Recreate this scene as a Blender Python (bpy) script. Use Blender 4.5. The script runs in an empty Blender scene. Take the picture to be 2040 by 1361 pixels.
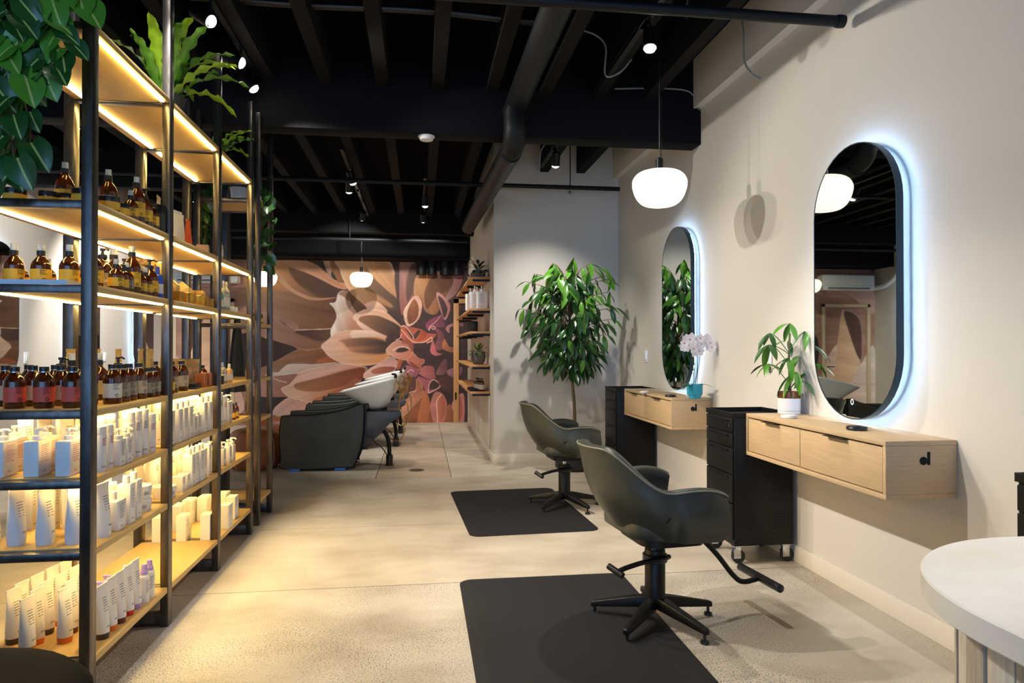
import bpy, bmesh, math, random
import numpy as np
from mathutils import Vector, Matrix
random.seed(7)
C = bpy.context.scene.collection
PI = math.pi

# ---------------------------------------------------------------- camera, light, exposure
YAW, PITCH, CAMH = math.atan(183/1360), math.atan(11.5/1360), 1.25
cam = bpy.data.objects.new('camera', bpy.data.cameras.new('camera'))
C.objects.link(cam)
cam.location = (0, 0, CAMH)
cam.rotation_euler = (PI/2 + PITCH, 0, -YAW)
cam.data.lens, cam.data.sensor_width, cam.data.clip_start = 24.0, 36.0, 0.05
sc = bpy.context.scene
sc.camera = cam
sc.view_settings.view_transform = 'Standard'
sc.view_settings.look = 'None'
sc.view_settings.gamma = 1
sc.view_settings.exposure = 0.0
sc.view_settings.use_curve_mapping = False
W = bpy.data.worlds.new('dusk'); sc.world = W; W.use_nodes = True
W.node_tree.nodes['Background'].inputs[0].default_value = (0.35, 0.5, 0.8, 1)
W.node_tree.nodes['Background'].inputs[1].default_value = 0.25
sc.cycles.use_denoising = True
sc.cycles.max_bounces = 8
sc.cycles.sample_clamp_indirect = 6
sc.cycles.caustics_reflective = sc.cycles.caustics_refractive = False

def area_light(name, loc, rot, sx, sy, power, col):
    l = bpy.data.lights.new(name, 'AREA'); l.shape = 'RECTANGLE'; l.size, l.size_y = sx, sy
    l.energy, l.color = power, col
    o = bpy.data.objects.new(name, l); C.objects.link(o); o.location = loc; o.rotation_euler = rot
    return o
# evening daylight through the street windows behind the photographer
area_light('street_window_daylight', (-1.0, -3.4, 1.7), (PI/2, 0, 0), 5.9, 3.0, 175, (0.27, 0.54, 1.0))

# ---------------------------------------------------------------- pixel to point (on a plane of known depth)
_F = Vector((math.sin(YAW)*math.cos(PITCH), math.cos(YAW)*math.cos(PITCH), math.sin(PITCH)))
_R = Vector((math.cos(YAW), -math.sin(YAW), 0)); _U = _R.cross(_F)
def ray(x, y): return _F + _R*((x-1020)/1360) + _U*((680.5-y)/1360)
def onz(x, y, z): d = ray(x, y); return d*((z-CAMH)/d.z) + Vector((0, 0, CAMH))
def onx(x, y, X): d = ray(x, y); return d*(X/d.x) + Vector((0, 0, CAMH))
def ony(x, y, Y): d = ray(x, y); return d*(Y/d.y) + Vector((0, 0, CAMH))
def pxof(X, Y, Z=1.25):
    v = Vector((X, Y, Z-CAMH)); return 1020 + 1360*v.dot(_R)/v.dot(_F)

# ---------------------------------------------------------------- materials
def lin(c):
    return tuple(((v/255)/12.92 if v/255 <= .04045 else ((v/255+.055)/1.055)**2.4) for v in c) + (1,)
M = {}
def pbr(name, col, rough=.5, metal=0, var=None, bump=None, emit=None, trans=0, coat=0, stretch=(1, 1, 1), spec=.5, col2=None):
    m = bpy.data.materials.new(name); m.use_nodes = True
    N, L = m.node_tree.nodes, m.node_tree.links
    b = N['Principled BSDF']; I = b.inputs
    I['Base Color'].default_value = lin(col); I['Roughness'].default_value = rough; I['Metallic'].default_value = metal
    I['Specular IOR Level'].default_value = spec
    if trans: I['Transmission Weight'].default_value = trans
    if coat: I['Coat Weight'].default_value = coat; I['Coat Roughness'].default_value = .1
    if emit: I['Emission Color'].default_value = lin(emit[0]); I['Emission Strength'].default_value = emit[1]
    if var or bump:
        tc = N.new('ShaderNodeTexCoord'); mp = N.new('ShaderNodeMapping'); mp.inputs['Scale'].default_value = stretch
        L.new(tc.outputs['Object'], mp.inputs['Vector'])
    if var:
        n = N.new('ShaderNodeTexNoise'); n.inputs['Scale'].default_value = var[0]; n.inputs['Detail'].default_value = 6
        n.inputs['Roughness'].default_value = .62
        L.new(mp.outputs[0], n.inputs['Vector'])
        r = N.new('ShaderNodeValToRGB'); a = var[1]
        c1 = lin(col); c2 = lin(col2) if col2 else tuple(v*(1-a) for v in c1[:3]) + (1,)
        r.color_ramp.elements[0].position, r.color_ramp.elements[1].position = .34, .66
        r.color_ramp.elements[0].color = c2; r.color_ramp.elements[1].color = c1
        L.new(n.outputs[0], r.inputs[0]); L.new(r.outputs[0], I['Base Color'])
    if bump:
        n = N.new('ShaderNodeTexNoise'); n.inputs['Scale'].default_value = bump[0]; n.inputs['Detail'].default_value = 4
        L.new(mp.outputs[0], n.inputs['Vector'])
        bp = N.new('ShaderNodeBump'); bp.inputs['Strength'].default_value = bump[1]; bp.inputs['Distance'].default_value = .01
        L.new(n.outputs[0], bp.inputs['Height']); L.new(bp.outputs[0], I['Normal'])
    M[name] = m
    return m

pbr('wall_paint', (214, 207, 196), .85, var=(1.2, .04), bump=(180, .03))
pbr('trim_paint', (226, 216, 200), .6)
pbr('ceiling_black', (10, 10, 11), .85, spec=.1, var=(3, .2))
pbr('joist_black', (25, 23, 22), .8, spec=.12, var=(8, .25), stretch=(6, .4, 6))
pbr('beam_black', (15, 16, 19), .75, spec=.12, var=(2, .15))
pbr('pipe_black', (17, 18, 20), .5, spec=.25)
pbr('cable_grey', (130, 130, 128), .5)
pbr('conduit', (58, 54, 50), .4, .4)
pbr('steel_dark', (98, 94, 92), .3, .85, var=(30, .45), bump=(90, .04), stretch=(1, 1, .25))
pbr('plywood', (214, 180, 118), .5, var=(6, .13), stretch=(14, 1.2, 14))
pbr('oak', (208, 176, 134), .55, var=(7, .16), stretch=(16, 1.1, 22), bump=(60, .02))
pbr('oak_end', (206, 175, 136), .6, var=(7, .16), stretch=(1.1, 12, 20))
pbr('oak_shelf', (206, 152, 96), .5, var=(7, .15), stretch=(14, 1.2, 14))
pbr('black_powder', (13, 13, 14), .45, spec=.3, bump=(400, .03))
pbr('black_metal', (8, 8, 9), .42, spec=.3)
pbr('black_plastic', (20, 20, 22), .35)
pbr('void_black', (7, 7, 8), .9)
pbr('rubber_mat', (30, 30, 33), .75, spec=.3, bump=(500, .12), var=(3, .12))
pbr('chrome', (205, 207, 212), .14, 1)
pbr('leather_sofa', (64, 65, 57), .42, var=(5, .35), bump=(260, .1))
pbr('leather_green', (64, 65, 55), .4, var=(4, .5), bump=(260, .1))
pbr('leather_dark', (10, 10, 11), .7, spec=.05, bump=(240, .08))
pbr('leather_seam', (120, 118, 96), .5)
pbr('leather_tan', (160, 88, 48), .45, var=(7, .3), bump=(120, .12))
pbr('stitch', (226, 208, 180), .7)
pbr('porcelain', (236, 236, 232), .12, coat=.6)
pbr('basin_frame', (78, 80, 84), .42, .5)
pbr('blue_foot', (40, 120, 225), .4)
pbr('gold_metal', (190, 150, 90), .25, .9)
pbr('mirror_glass', (196, 202, 198), .015, 1)
pbr('mirror_frame', (16, 46, 62), .35, .3)
pbr('halo_led', (255, 255, 255), emit=((168, 208, 255), 62))
pbr('strip_led', (255, 235, 190), emit=((255, 219, 132), 50))
pbr('lamp_glass', (255, 246, 226), .3, emit=((255, 242, 214), 2.0))
pbr('spot_lens', (255, 255, 255), emit=((255, 246, 230), 25))
pbr('white_plastic', (232, 231, 226), .35)
pbr('switch_white', (240, 240, 238), .4)
pbr('icon_light', (255, 255, 255), emit=((255, 255, 255), 1.2))
pbr('white_pack', (238, 234, 230), .38)
pbr('white_card', (240, 236, 226), .6)
pbr('lilac', (168, 148, 222), .4)
pbr('amber', (88, 40, 9), .07, trans=.5, coat=.4)
pbr('clear_cap', (214, 220, 226), .12, trans=.35)
pbr('label_yellow', (238, 188, 54), .55)
pbr('label_coral', (226, 88, 66), .55)
pbr('label_beige', (192, 180, 158), .6)
pbr('label_grey', (150, 146, 132), .6)
pbr('label_white', (228, 222, 210), .6)
pbr('ink', (44, 40, 38), .7)
pbr('ink_pink', (196, 70, 86), .7)
pbr('silver', (190, 186, 180), .25, .8)
pbr('gold_foil', (214, 164, 60), .28, .75, var=(60, .3))
pbr('gold_spots', (222, 178, 84), .4, .3, var=(70, .8), col2=(52, 34, 16))
pbr('gold_tube', (186, 160, 104), .35, .4)
pbr('teal_pack', (70, 178, 158), .35)
pbr('dot_pack', (226, 222, 214), .4, var=(160, .8), col2=(40, 36, 34))
pbr('orange_pack', (226, 96, 34), .5)
pbr('kraft', (186, 170, 146), .7, var=(20, .15))
pbr('copper', (176, 106, 64), .3, .6)
pbr('picture_brown', (120, 88, 56), .3, var=(14, .6), col2=(34, 24, 18))
pbr('blue_pack', (26, 70, 190), .35)
pbr('peach_pack', (226, 178, 116), .35)
for n, c in (('cap_brown', (92, 40, 26)), ('cap_dark', (58, 48, 42)), ('cap_orange', (238, 122, 34)), ('cap_red', (206, 40, 30)), ('cap_honey', (206, 132, 40))):
    pbr(n, c, .4)
pbr('leaf_dark', (42, 88, 32), .32, var=(9, .35), coat=.25)
pbr('leaf_mid', (88, 146, 42), .34, var=(9, .3), coat=.2)
pbr('leaf_bright', (150, 196, 44), .38, var=(12, .3))
pbr('leaf_cream', (108, 138, 66), .34, var=(16, .55), col2=(34, 84, 40), stretch=(.4, 3, 1), coat=.2)
pbr('leaf_rib', (170, 176, 92), .4)
pbr('leaf_grey', (44, 60, 42), .4, var=(10, .3))
pbr('vine', (96, 72, 46), .6)
pbr('bark', (112, 92, 64), .8, var=(30, .35), bump=(60, .3), stretch=(1, 1, .3))
pbr('soil', (52, 40, 30), .95, bump=(90, .5))
pbr('pot_dark', (40, 40, 42), .5)
pbr('pot_grey', (112, 106, 98), .75, var=(20, .2))
pbr('pot_white', (236, 236, 238), .25)
pbr('pot_bronze', (118, 76, 46), .15, .6)
pbr('pot_teal', (34, 150, 178), .3)
pbr('orchid_white', (246, 238, 240), .5)
pbr('orchid_heart', (176, 96, 84), .5)
pbr('marble', (238, 236, 230), .25, var=(2.2, .05), col2=(222, 214, 202))
pbr('vein', (196, 172, 134), .4)
pbr('limed_wood', (206, 196, 180), .7, var=(9, .25), stretch=(8, 8, .7), bump=(40, .15))
pbr('limed_wood_dark', (176, 164, 146), .75, var=(9, .3), stretch=(8, 8, .7), bump=(40, .2))
pbr('cream_door', (206, 184, 150), .6)
pbr('ac_white', (226, 226, 218), .4)
pbr('grate', (84, 76, 66), .5, .4)
pbr('paper_white', (236, 238, 244), .6)

def concrete(name, c1, c2, speck, dens):
    m = bpy.data.materials.new(name); m.use_nodes = True; M[name] = m
    N, L = m.node_tree.nodes, m.node_tree.links; b = N['Principled BSDF']
    tc = N.new('ShaderNodeTexCoord')
    def noise(s, d, st=(1, 1, 1)):
        mp = N.new('ShaderNodeMapping'); mp.inputs['Scale'].default_value = st
        L.new(tc.outputs['Object'], mp.inputs[0])
        n = N.new('ShaderNodeTexNoise'); n.inputs['Scale'].default_value = s; n.inputs['Detail'].default_value = d
        L.new(mp.outputs[0], n.inputs['Vector']); return n.outputs[0]
    def ramp(src, stops):
        r = N.new('ShaderNodeValToRGB'); e = r.color_ramp.elements
        while len(e) < len(stops): e.new(.5)
        for k, (p, c) in enumerate(stops): e[k].position, e[k].color = p, c
        L.new(src, r.inputs[0]); return r.outputs[0]
    base = ramp(noise(1.7, 9, (1, 1.6, 1)), [(.3, lin(c2)), (.55, lin(c1)), (.8, lin(tuple(min(255, v+8) for v in c1)))])
    stain = ramp(noise(4.5, 9, (.8, 1.25, 1)), [(.38, (.9, .885, .87, 1)), (.62, (1, 1, 1, 1))])
    mx = N.new('ShaderNodeMixRGB'); mx.blend_type = 'MULTIPLY'; mx.inputs[0].default_value = 1
    L.new(base, mx.inputs[1]); L.new(stain, mx.inputs[2]); out = mx.outputs[0]
    if speck:
        sp = ramp(noise(150, 4), [(.385, lin(speck)), (.452, (1, 1, 1, 1))])
        zone = ramp(noise(1.3, 5), [(.36, (.12,)*3+(1,)), (.62, (dens,)*3+(1,))])
        m2 = N.new('ShaderNodeMixRGB'); m2.blend_type = 'MULTIPLY'
        L.new(zone, m2.inputs[0]); L.new(out, m2.inputs[1]); L.new(sp, m2.inputs[2]); out = m2.outputs[0]
    L.new(out, b.inputs['Base Color'])
    rr = N.new('ShaderNodeMapRange'); rr.inputs[3].default_value, rr.inputs[4].default_value = .34, .6
    L.new(noise(4, 5), rr.inputs[0]); L.new(rr.outputs[0], b.inputs['Roughness'])
    bp = N.new('ShaderNodeBump'); bp.inputs['Strength'].default_value = .08; bp.inputs['Distance'].default_value = .01
    L.new(noise(60, 6), bp.inputs['Height']); L.new(bp.outputs[0], b.inputs['Normal'])
concrete('concrete_smooth', (198, 188, 171), (174, 162, 144), None, 0)
concrete('concrete_exposed', (199, 191, 176), (172, 162, 146), (62, 55, 47), 1.0)
concrete('concrete_patch', (190, 172, 148), (164, 148, 126), None, 0)

# ---------------------------------------------------------------- mesh building
class MB:
    def __init__(s): s.v, s.f = [], []
    def add(s, vs, fs):
        o = len(s.v); s.v += [tuple(v) for v in vs]; s.f += [tuple(i+o for i in f) for f in fs]; return s
    def box(s, x0, x1, y0, y1, z0, z1, T=None):
        vs = [Vector((x, y, z)) for z in (z0, z1) for y in (y0, y1) for x in (x0, x1)]
        if T is not None: vs = [T @ v for v in vs]
        return s.add(vs, [(0, 2, 3, 1), (4, 5, 7, 6), (0, 1, 5, 4), (2, 6, 7, 3), (0, 4, 6, 2), (1, 3, 7, 5)])
    def rings(s, R, cap=True, closed=True):
        n = len(R[0]); vs = [p for r in R for p in r]; fs = []
        for k in range(len(R)-1):
            for i in range(n if closed else n-1):
                j = (i+1) % n; fs.append((k*n+i, k*n+j, (k+1)*n+j, (k+1)*n+i))
        if cap: fs += [tuple(range(n-1, -1, -1)), tuple((len(R)-1)*n+i for i in range(n))]
        return s.add(vs, fs)
    def lathe(s, prof, n=20, at=(0, 0, 0), sx=1, sy=1, cap=True):
        R = [[(at[0]+r*sx*math.cos(2*PI*i/n), at[1]+r*sy*math.sin(2*PI*i/n), at[2]+z) for i in range(n)] for r, z in prof]
        return s.rings(R, cap)
    def tube(s, pts, r, n=8, cap=True):
        pts = [Vector(p) for p in pts]; R = []; up = None
        for k, p in enumerate(pts):
            d = (pts[min(k+1, len(pts)-1)] - pts[max(k-1, 0)]).normalized()
            if up is None:
                up = Vector((0, 0, 1)) if abs(d.z) < .9 else Vector((1, 0, 0))
            up = (up - d*up.dot(d)).normalized(); w = d.cross(up)
            q = r[k] if isinstance(r, (list, tuple)) else r
            R.append([p + (up*math.cos(2*PI*i/n) + w*math.sin(2*PI*i/n))*q for i in range(n)])
        return s.rings([[x for x in ring] for ring in R][::-1] if False else R, cap)
    def prism(s, poly, z0, z1):
        return s.rings([[(x, y, z0) for x, y in poly], [(x, y, z1) for x, y in poly]])
    def mesh(s, name, smooth=40, bevel=0, seg=2):
        me = bpy.data.meshes.new(name); me.from_pydata(s.v, [], s.f); me.validate()
        bm = bmesh.new(); bm.from_mesh(me)
        if bevel: bmesh.ops.bevel(bm, geom=[e for e in bm.edges if len(e.link_faces) == 2 and e.calc_face_angle(0) > .6], offset=bevel, segments=seg, affect='EDGES', profile=.5)
        bmesh.ops.recalc_face_normals(bm, faces=bm.faces[:])
        bm.to_mesh(me); bm.free()
        if smooth:
            me.polygons.foreach_set('use_smooth', [True]*len(me.polygons)); me.set_sharp_from_angle(angle=math.radians(smooth))
        return me
    def build(s, name, mat, parent=None, smooth=40, bevel=0, seg=2, loc=None):
        me = s.mesh(name, smooth, bevel, seg); me.materials.append(M[mat]); return link(name, me, parent, loc)
def link(name, me, parent=None, loc=None, mtx=None):
    o = bpy.data.objects.new(name, me); C.objects.link(o)
    if parent is not None: o.parent = parent
    if loc is not None: o.location = loc
    if mtx is not None: o.matrix_basis = mtx
    return o
def tag(o, label=None, cat=None, group=None, kind=None):
    for k, v in (('label', label), ('category', cat), ('group', group), ('kind', kind)):
        if v: o[k] = v
    return o
def thing(name, label, cat, loc=(0, 0, 0), rz=0, group=None):
    o = bpy.data.objects.new(name, None); C.objects.link(o); o.empty_display_size = .05
    o.location = loc; o.rotation_euler = (0, 0, rz)
    return tag(o, label, cat, group)
def dup(root, loc, rz=0, label=None, group=None, scale=None):
    r = root.copy(); C.objects.link(r); r.location = loc; r.rotation_euler = (0, 0, rz)
    if label: r['label'] = label
    if group: r['group'] = group
    if scale: r.scale = scale
    for ch in root.children:
        c = ch.copy(); C.objects.link(c); c.parent = r
        for g in ch.children:
            d = g.copy(); C.objects.link(d); d.parent = c
    return r
def bx(*a): return MB().box(*a)
def spline(P, n=8, closed=False):
    P = [Vector(p) for p in P]; out = []; m = len(P)
    for i in range(m if closed else m-1):
        if closed: a, b, c, d = P[i-1], P[i], P[(i+1) % m], P[(i+2) % m]
        else: a, b, c, d = P[max(i-1, 0)], P[i], P[i+1], P[min(i+2, m-1)]
        for k in range(n):
            t = k/n
            out.append(.5*((2*b) + (c-a)*t + (2*a-5*b+4*c-d)*t*t + (3*b-a-3*c+d)*t**3))
    if not closed: out.append(P[-1])
    return out
def text_mesh(txt, size):
    cu = bpy.data.curves.new('lettering', 'FONT'); cu.body = txt; cu.size = size; cu.align_x = 'CENTER'; cu.extrude = 0
    o = bpy.data.objects.new('lettering', cu); C.objects.link(o)
    dg = bpy.context.evaluated_depsgraph_get(); me = bpy.data.meshes.new_from_object(o.evaluated_get(dg))
    bpy.data.objects.remove(o); bpy.data.curves.remove(cu)
    vs = [tuple(v.co) for v in me.vertices]; fs = [tuple(p.vertices) for p in me.polygons]; bpy.data.meshes.remove(me)
    return vs, fs
EVO = text_mesh('evo', .017)
# leaves: base at the origin, pointing along +X, face up
def leaf_mesh(name, L, Wd, mat, shape='lance', fold=.25, droop=.2, n=7, wave=0, rib=False):
    vs, fs = [], []
    for k in range(n+1):
        t = k/n
        if shape == 'heart':
            w = math.sin(PI*min(1, (t*.86+.14)))**.75 * (1.12 - .3*t); x = (t-.12)*L
        else: w = math.sin(PI*(t*.97+.015))**.85 if shape == 'lance' else math.sin(PI*(t*.98+.02))**.6; x = t*L
        w *= Wd/2; z = -droop*L*t*t
        back = L*.1*(1-t)**6 if shape == 'heart' else 0
        wz = wave*L*math.sin(k*2.4)
        rb = min(w*.3, Wd*.035)
        vs += [(x-back*1.3, w, z+fold*w+wz), (x-back*.5, w*.5, z+fold*w*.35), (x, rb, z+.0003), (x, -rb, z+.0003), (x-back*.5, -w*.5, z+fold*w*.35), (x-back*1.3, -w, z+fold*w-wz)]
    mi = []
    for k in range(n):
        for i in range(5): fs.append((k*6+i, k*6+i+1, k*6+i+7, k*6+i+6)); mi.append(1 if i == 2 and rib else 0)
    me = bpy.data.meshes.new(name); me.from_pydata(vs, [], fs); me.materials.append(M[mat])
    if rib: me.materials.append(M['leaf_rib'])
    me.polygons.foreach_set('material_index', mi)
    me.polygons.foreach_set('use_smooth', [True]*len(me.polygons))
    return me
def aim(pos, d, up=(0, 0, 1), s=1.0):
    d = Vector(d).normalized(); up = Vector(up); y = up.cross(d)
    if y.length < 1e-3: y = Vector((0, 1, 0)).cross(d)
    y.normalize(); z = d.cross(y)
    m = Matrix((d, y, z)).transposed().to_4x4()
    return Matrix.Translation(Vector(pos)) @ m @ Matrix.Scale(s, 4)
def rnd(a, b): return random.uniform(a, b)
# ---------------------------------------------------------------- the setting
XL, XR, YB, ZC = -3.99, 2.18, 11.43, 3.5
def struct(name, mb, mat, parent=None, **k):
    o = mb.build(name, mat, parent, **k)
    if parent is None: o['kind'] = 'structure'
    return o
floor = struct('floor', bx(XL-.2, XR+.2, -3.6, YB+.2, -.12, -.025), 'concrete_patch')
G = .003
def slab(x0, x1, y0, y1, mat, z=0):
    bx(x0+G, x1-G, y0+G, y1-G, -.025, z).build('slab', mat, floor, smooth=0)
slab(XL, XR, -3.6, 3.645, 'concrete_exposed')
slab(XL, XR, 3.645, 4.86, 'concrete_smooth')
slab(XL, XR, 4.86, 6.60, 'concrete_smooth')
slab(XL, -.42, 6.60, YB, 'concrete_smooth')
slab(-.42, .30, 6.60, 9.1, 'concrete_patch')
slab(-.42, .30, 9.1, YB, 'concrete_smooth')
slab(.30, XR, 6.60, YB, 'concrete_smooth')
wr = struct('wall_right', bx(XR, XR+.15, -3.6, YB, 0, ZC), 'wall_paint', smooth=0)
bx(2.117, XR, -3.6, 7.35, 3.12, ZC).build('soffit', 'wall_paint', wr, smooth=0)
struct('wall_left', bx(XL-.15, XL, -3.6, YB, 0, ZC), 'wall_paint', smooth=0)
wb = struct('wall_back', bx(XL-.15, XR+.15, YB, YB+.15, 0, ZC), 'wall_paint', smooth=0)
wc = struct('wall_corner', bx(.79, XR, 7.35, YB, 0, ZC), 'wall_paint', smooth=0)
struct('baseboard_right', bx(XR-.014, XR, -3.6, 7.35, 0, .098), 'trim_paint', bevel=.003)
bc = MB().box(.776, XR-.014, 7.336, 7.35, 0, .094)
struct('baseboard_corner', bc, 'trim_paint', bevel=.003)
struct('baseboard_left', bx(XL, XL+.014, -3.6, YB, 0, .098), 'trim_paint', bevel=.003)
struct('baseboard_side', bx(.776, .79, 7.35, YB-.2, 0, .094), 'trim_paint', bevel=.003)
ce = struct('ceiling', bx(XL-.2, XR+.2, -3.6, YB+.2, ZC, ZC+.1), 'ceiling_black')
jm = bx(-.045, .045, -3.5, 10.85, 0, ZC-3.17).mesh('joist', 0); jm.materials.append(M['joist_black'])
for k in range(-8, 6):
    link('joist', jm, ce, (-.275+.405*k, 0, 3.17))
bx(XL, XR, 5.09, 5.27, 2.84, ZC).build('beam', 'beam_black', ce, bevel=.006)
bx(XL, .79, 10.9, YB, 2.66, ZC).build('header', 'beam_black', ce, bevel=.006)
bx(XL, .79, 10.1, 10.28, 2.92, ZC).build('beam', 'beam_black', ce, bevel=.006)
bx(XL, -1.62, 7.2, 7.36, 2.84, ZC).build('beam', 'beam_black', ce, bevel=.006)

def single(name, mb, mat, label, cat, group=None, **k): return tag(mb.build(name, mat, **k), label, cat, group)
single('drain_pipe', MB().tube(spline([(.74, -1.2, 3.06), (.71, 4.75, 3.06), (.69, 4.97, 3.0), (.69, 4.985, 2.84), (.685, 5.1, 2.74), (.67, 5.5, 2.735), (.6, 8.6, 2.76)], 6), .083, 16), 'pipe_black',
       'fat black drain pipe dropping in front of the dark beam', 'pipe')
pp = thing('sprinkler_pipe', 'thick black sprinkler pipe crossing overhead beside the right wall', 'pipe', (0, 3.19, 2.9), group='sprinkler pipes')
MB().tube([(-3.9, 0, 0), (2.11, 0, 0)], .027, 14).build('pipe', 'pipe_black', pp)
MB().lathe([(.031, -.02), (.033, 0), (.031, .02)], 14).build('end_cap', 'pipe_black', pp).matrix_basis = Matrix.Translation((2.105, 0, 0)) @ Matrix.Rotation(PI/2, 4, 'Y')
MB().tube([(1.30, 0, .04), (1.30, .035, .0), (1.30, 0, -.04), (1.30, -.035, 0), (1.30, 0, .04)], .006, 6).build('clamp', 'silver', pp)
MB().tube([(1.30, 0, .03), (1.30, 0, .59)], .006, 6).build('hanger_rod', 'pipe_black', pp)
pp = thing('sprinkler_pipe', 'thin black sprinkler pipe crossing in front of the corner wall top', 'pipe', (0, 7.1, 2.95), group='sprinkler pipes')
MB().tube([(-3.9, 0, 0), (2.12, 0, 0)], .023, 12).build('pipe', 'pipe_black', pp)
MB().lathe([(.012, 0), (.012, -.03), (.022, -.04), (.022, -.048), (.006, -.055)], 12, (1.58, 0, -.015)).build('sprinkler_head', 'silver', pp)
MB().tube([(1.58, 0, .02), (1.58, 0, .55)], .006, 6).build('hanger_rod', 'pipe_black', pp)
pp = thing('sprinkler_pipe', 'black sprinkler pipe above the far flower mural', 'pipe', (0, 10.0, 2.80), group='sprinkler pipes')
MB().tube([(-3.9, 0, 0), (.70, 0, 0)], .025, 12).build('pipe', 'pipe_black', pp)
MB().tube([(-1.0, 0, .02), (-1.0, 0, .7)], .006, 6).build('hanger_rod', 'pipe_black', pp)
for k, (x, d) in enumerate(((.02, .085), (.19, .08), (.41, .09), (.60, .085))):
    single('vent_pipe', MB().lathe([(d, 0), (d, .03), (d*.93, .035), (d*.93, .55)], 18, (x, 11.28, 2.44)), 'pipe_black',
           ('leftmost', 'second', 'third', 'rightmost')[k] + ' of four black vertical pipes hanging over the mural', 'pipe', 'black pipes over the mural')
def conduit(y, z, lab):
    pts = []; R = []
    for k in range(260):
        x = -1.35 + 2.2*k/259; pts.append((x, y + .02*math.sin(x*3), z - .012*math.sin(x*4+y))); R.append(.012 if k % 2 else .0095)
    single('flexible_conduit', MB().tube(pts, R, 8), 'conduit', lab, 'conduit', 'flexible conduits between the joists')
conduit(4.22, 3.30, 'ribbed metal conduit between ceiling joists, the farther of two')
conduit(4.13, 3.27, 'ribbed metal conduit between ceiling joists, the nearer of two')
def cable(P, lab, r=.006): single('cable', MB().tube(spline(P, 6), r, 6), 'cable_grey', lab, 'cable', 'loose ceiling cables')
cable([onx(1476, 30, 2.09), onx(1481, 60, 2.08), onx(1483, 120, 2.08), onx(1497, 145, 2.11), onx(1515, 157, 2.175)], 'grey cable dropping from the soffit to the right wall')
cable([ony(1225, 177, 5.06), ony(1300, 176, 5.06), ony(1365, 180, 5.06), ony(1385, 196, 5.05), ony(1388, 212, 5.06), ony(1400, 232, 5.15), (2.172, 5.3, 2.96)], 'pale cable running along the dark beam to right wall')
cable([ony(1160, 60, 4.4), ony(1190, 72, 4.4), ony(1207, 95, 4.4), ony(1206, 150, 4.4), ony(1235, 144, 4.4), ony(1258, 118, 4.4)], 'pale cable looping between joists beside the bright spotlight')
cable([ony(1075, 340, 5.6), ony(1078, 300, 5.6), ony(1090, 282, 5.5), ony(1085, 262, 5.3)], 'thin cable hanging behind beam beside small spotlight', .004)

# ---------------------------------------------------------------- flower mural: a print on the back wall, painted petal by petal
MX0, MX1, MZ0, MZ1, NX, NZ = XL, .785, .0, 2.68, 520, 292
gx = np.linspace(MX0, MX1, NX); gz = np.linspace(MZ0, MZ1, NZ)
PXg, PYg = np.zeros((NZ, NX)), np.zeros((NZ, NX))
XX, ZZ = np.meshgrid(gx, gz)
_Y = YB-.012
_w = XX*_F.x + _Y*_F.y + (ZZ-CAMH)*_F.z
PXg = 1020 + 1360*(XX*_R.x + _Y*_R.y)/_w
PYg = 680.5 - 1360*(XX*_U.x + _Y*_U.y + (ZZ-CAMH)*_U.z)/_w
GX, GY = (PXg-520)*7.56, (PYg-510)*7.56          # drawing units of the print
rng = np.random.RandomState(3)
IMG = np.zeros((NZ, NX, 3)); IMG[:] = (60, 40, 35)
def streak(ang, sc=260, amt=.12):
    u = (GX*math.cos(ang)+GY*math.sin(ang))/sc*.25; v = (-GX*math.sin(ang)+GY*math.cos(ang))/sc*2.3
    s = np.zeros_like(u)
    for k in range(5):
        a, b, p = rng.uniform(.5, 1.6)*(k+1), rng.uniform(1.2, 2.4)*(k+1), rng.uniform(0, 6.3)
        s += np.sin(u*a + v*b + p + .8*np.sin(u*1.7*a+p))/(k+1.4)
    return 1 + amt*s*.5
def prep(t, P, closed=True):
    ox, oy = {1: (0, 0), 2: (1512, 0), 3: (0, 1210), 4: (1512, 1210)}[t]
    return np.array([(p.x, p.y) for p in spline([(x+ox, y+oy, 0) for x, y in P], 5, closed)])
def window(S, m):
    x0, y0 = S.min(0)-m; x1, y1 = S.max(0)+m
    return (GX > x0) & (GX < x1) & (GY > y0) & (GY < y1)
def segdist(S, qx, qy, closed):
    D = np.full(qx.shape, 1e9); n = len(S)
    for i in range(n if closed else n-1):
        ax, ay = S[i]; bx_, by = S[(i+1) % n]; dx, dy = bx_-ax, by-ay; l2 = dx*dx+dy*dy+1e-9
        t = np.clip(((qx-ax)*dx+(qy-ay)*dy)/l2, 0, 1)
        D = np.minimum(D, (qx-ax-t*dx)**2+(qy-ay-t*dy)**2)
    return np.sqrt(D)
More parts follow.
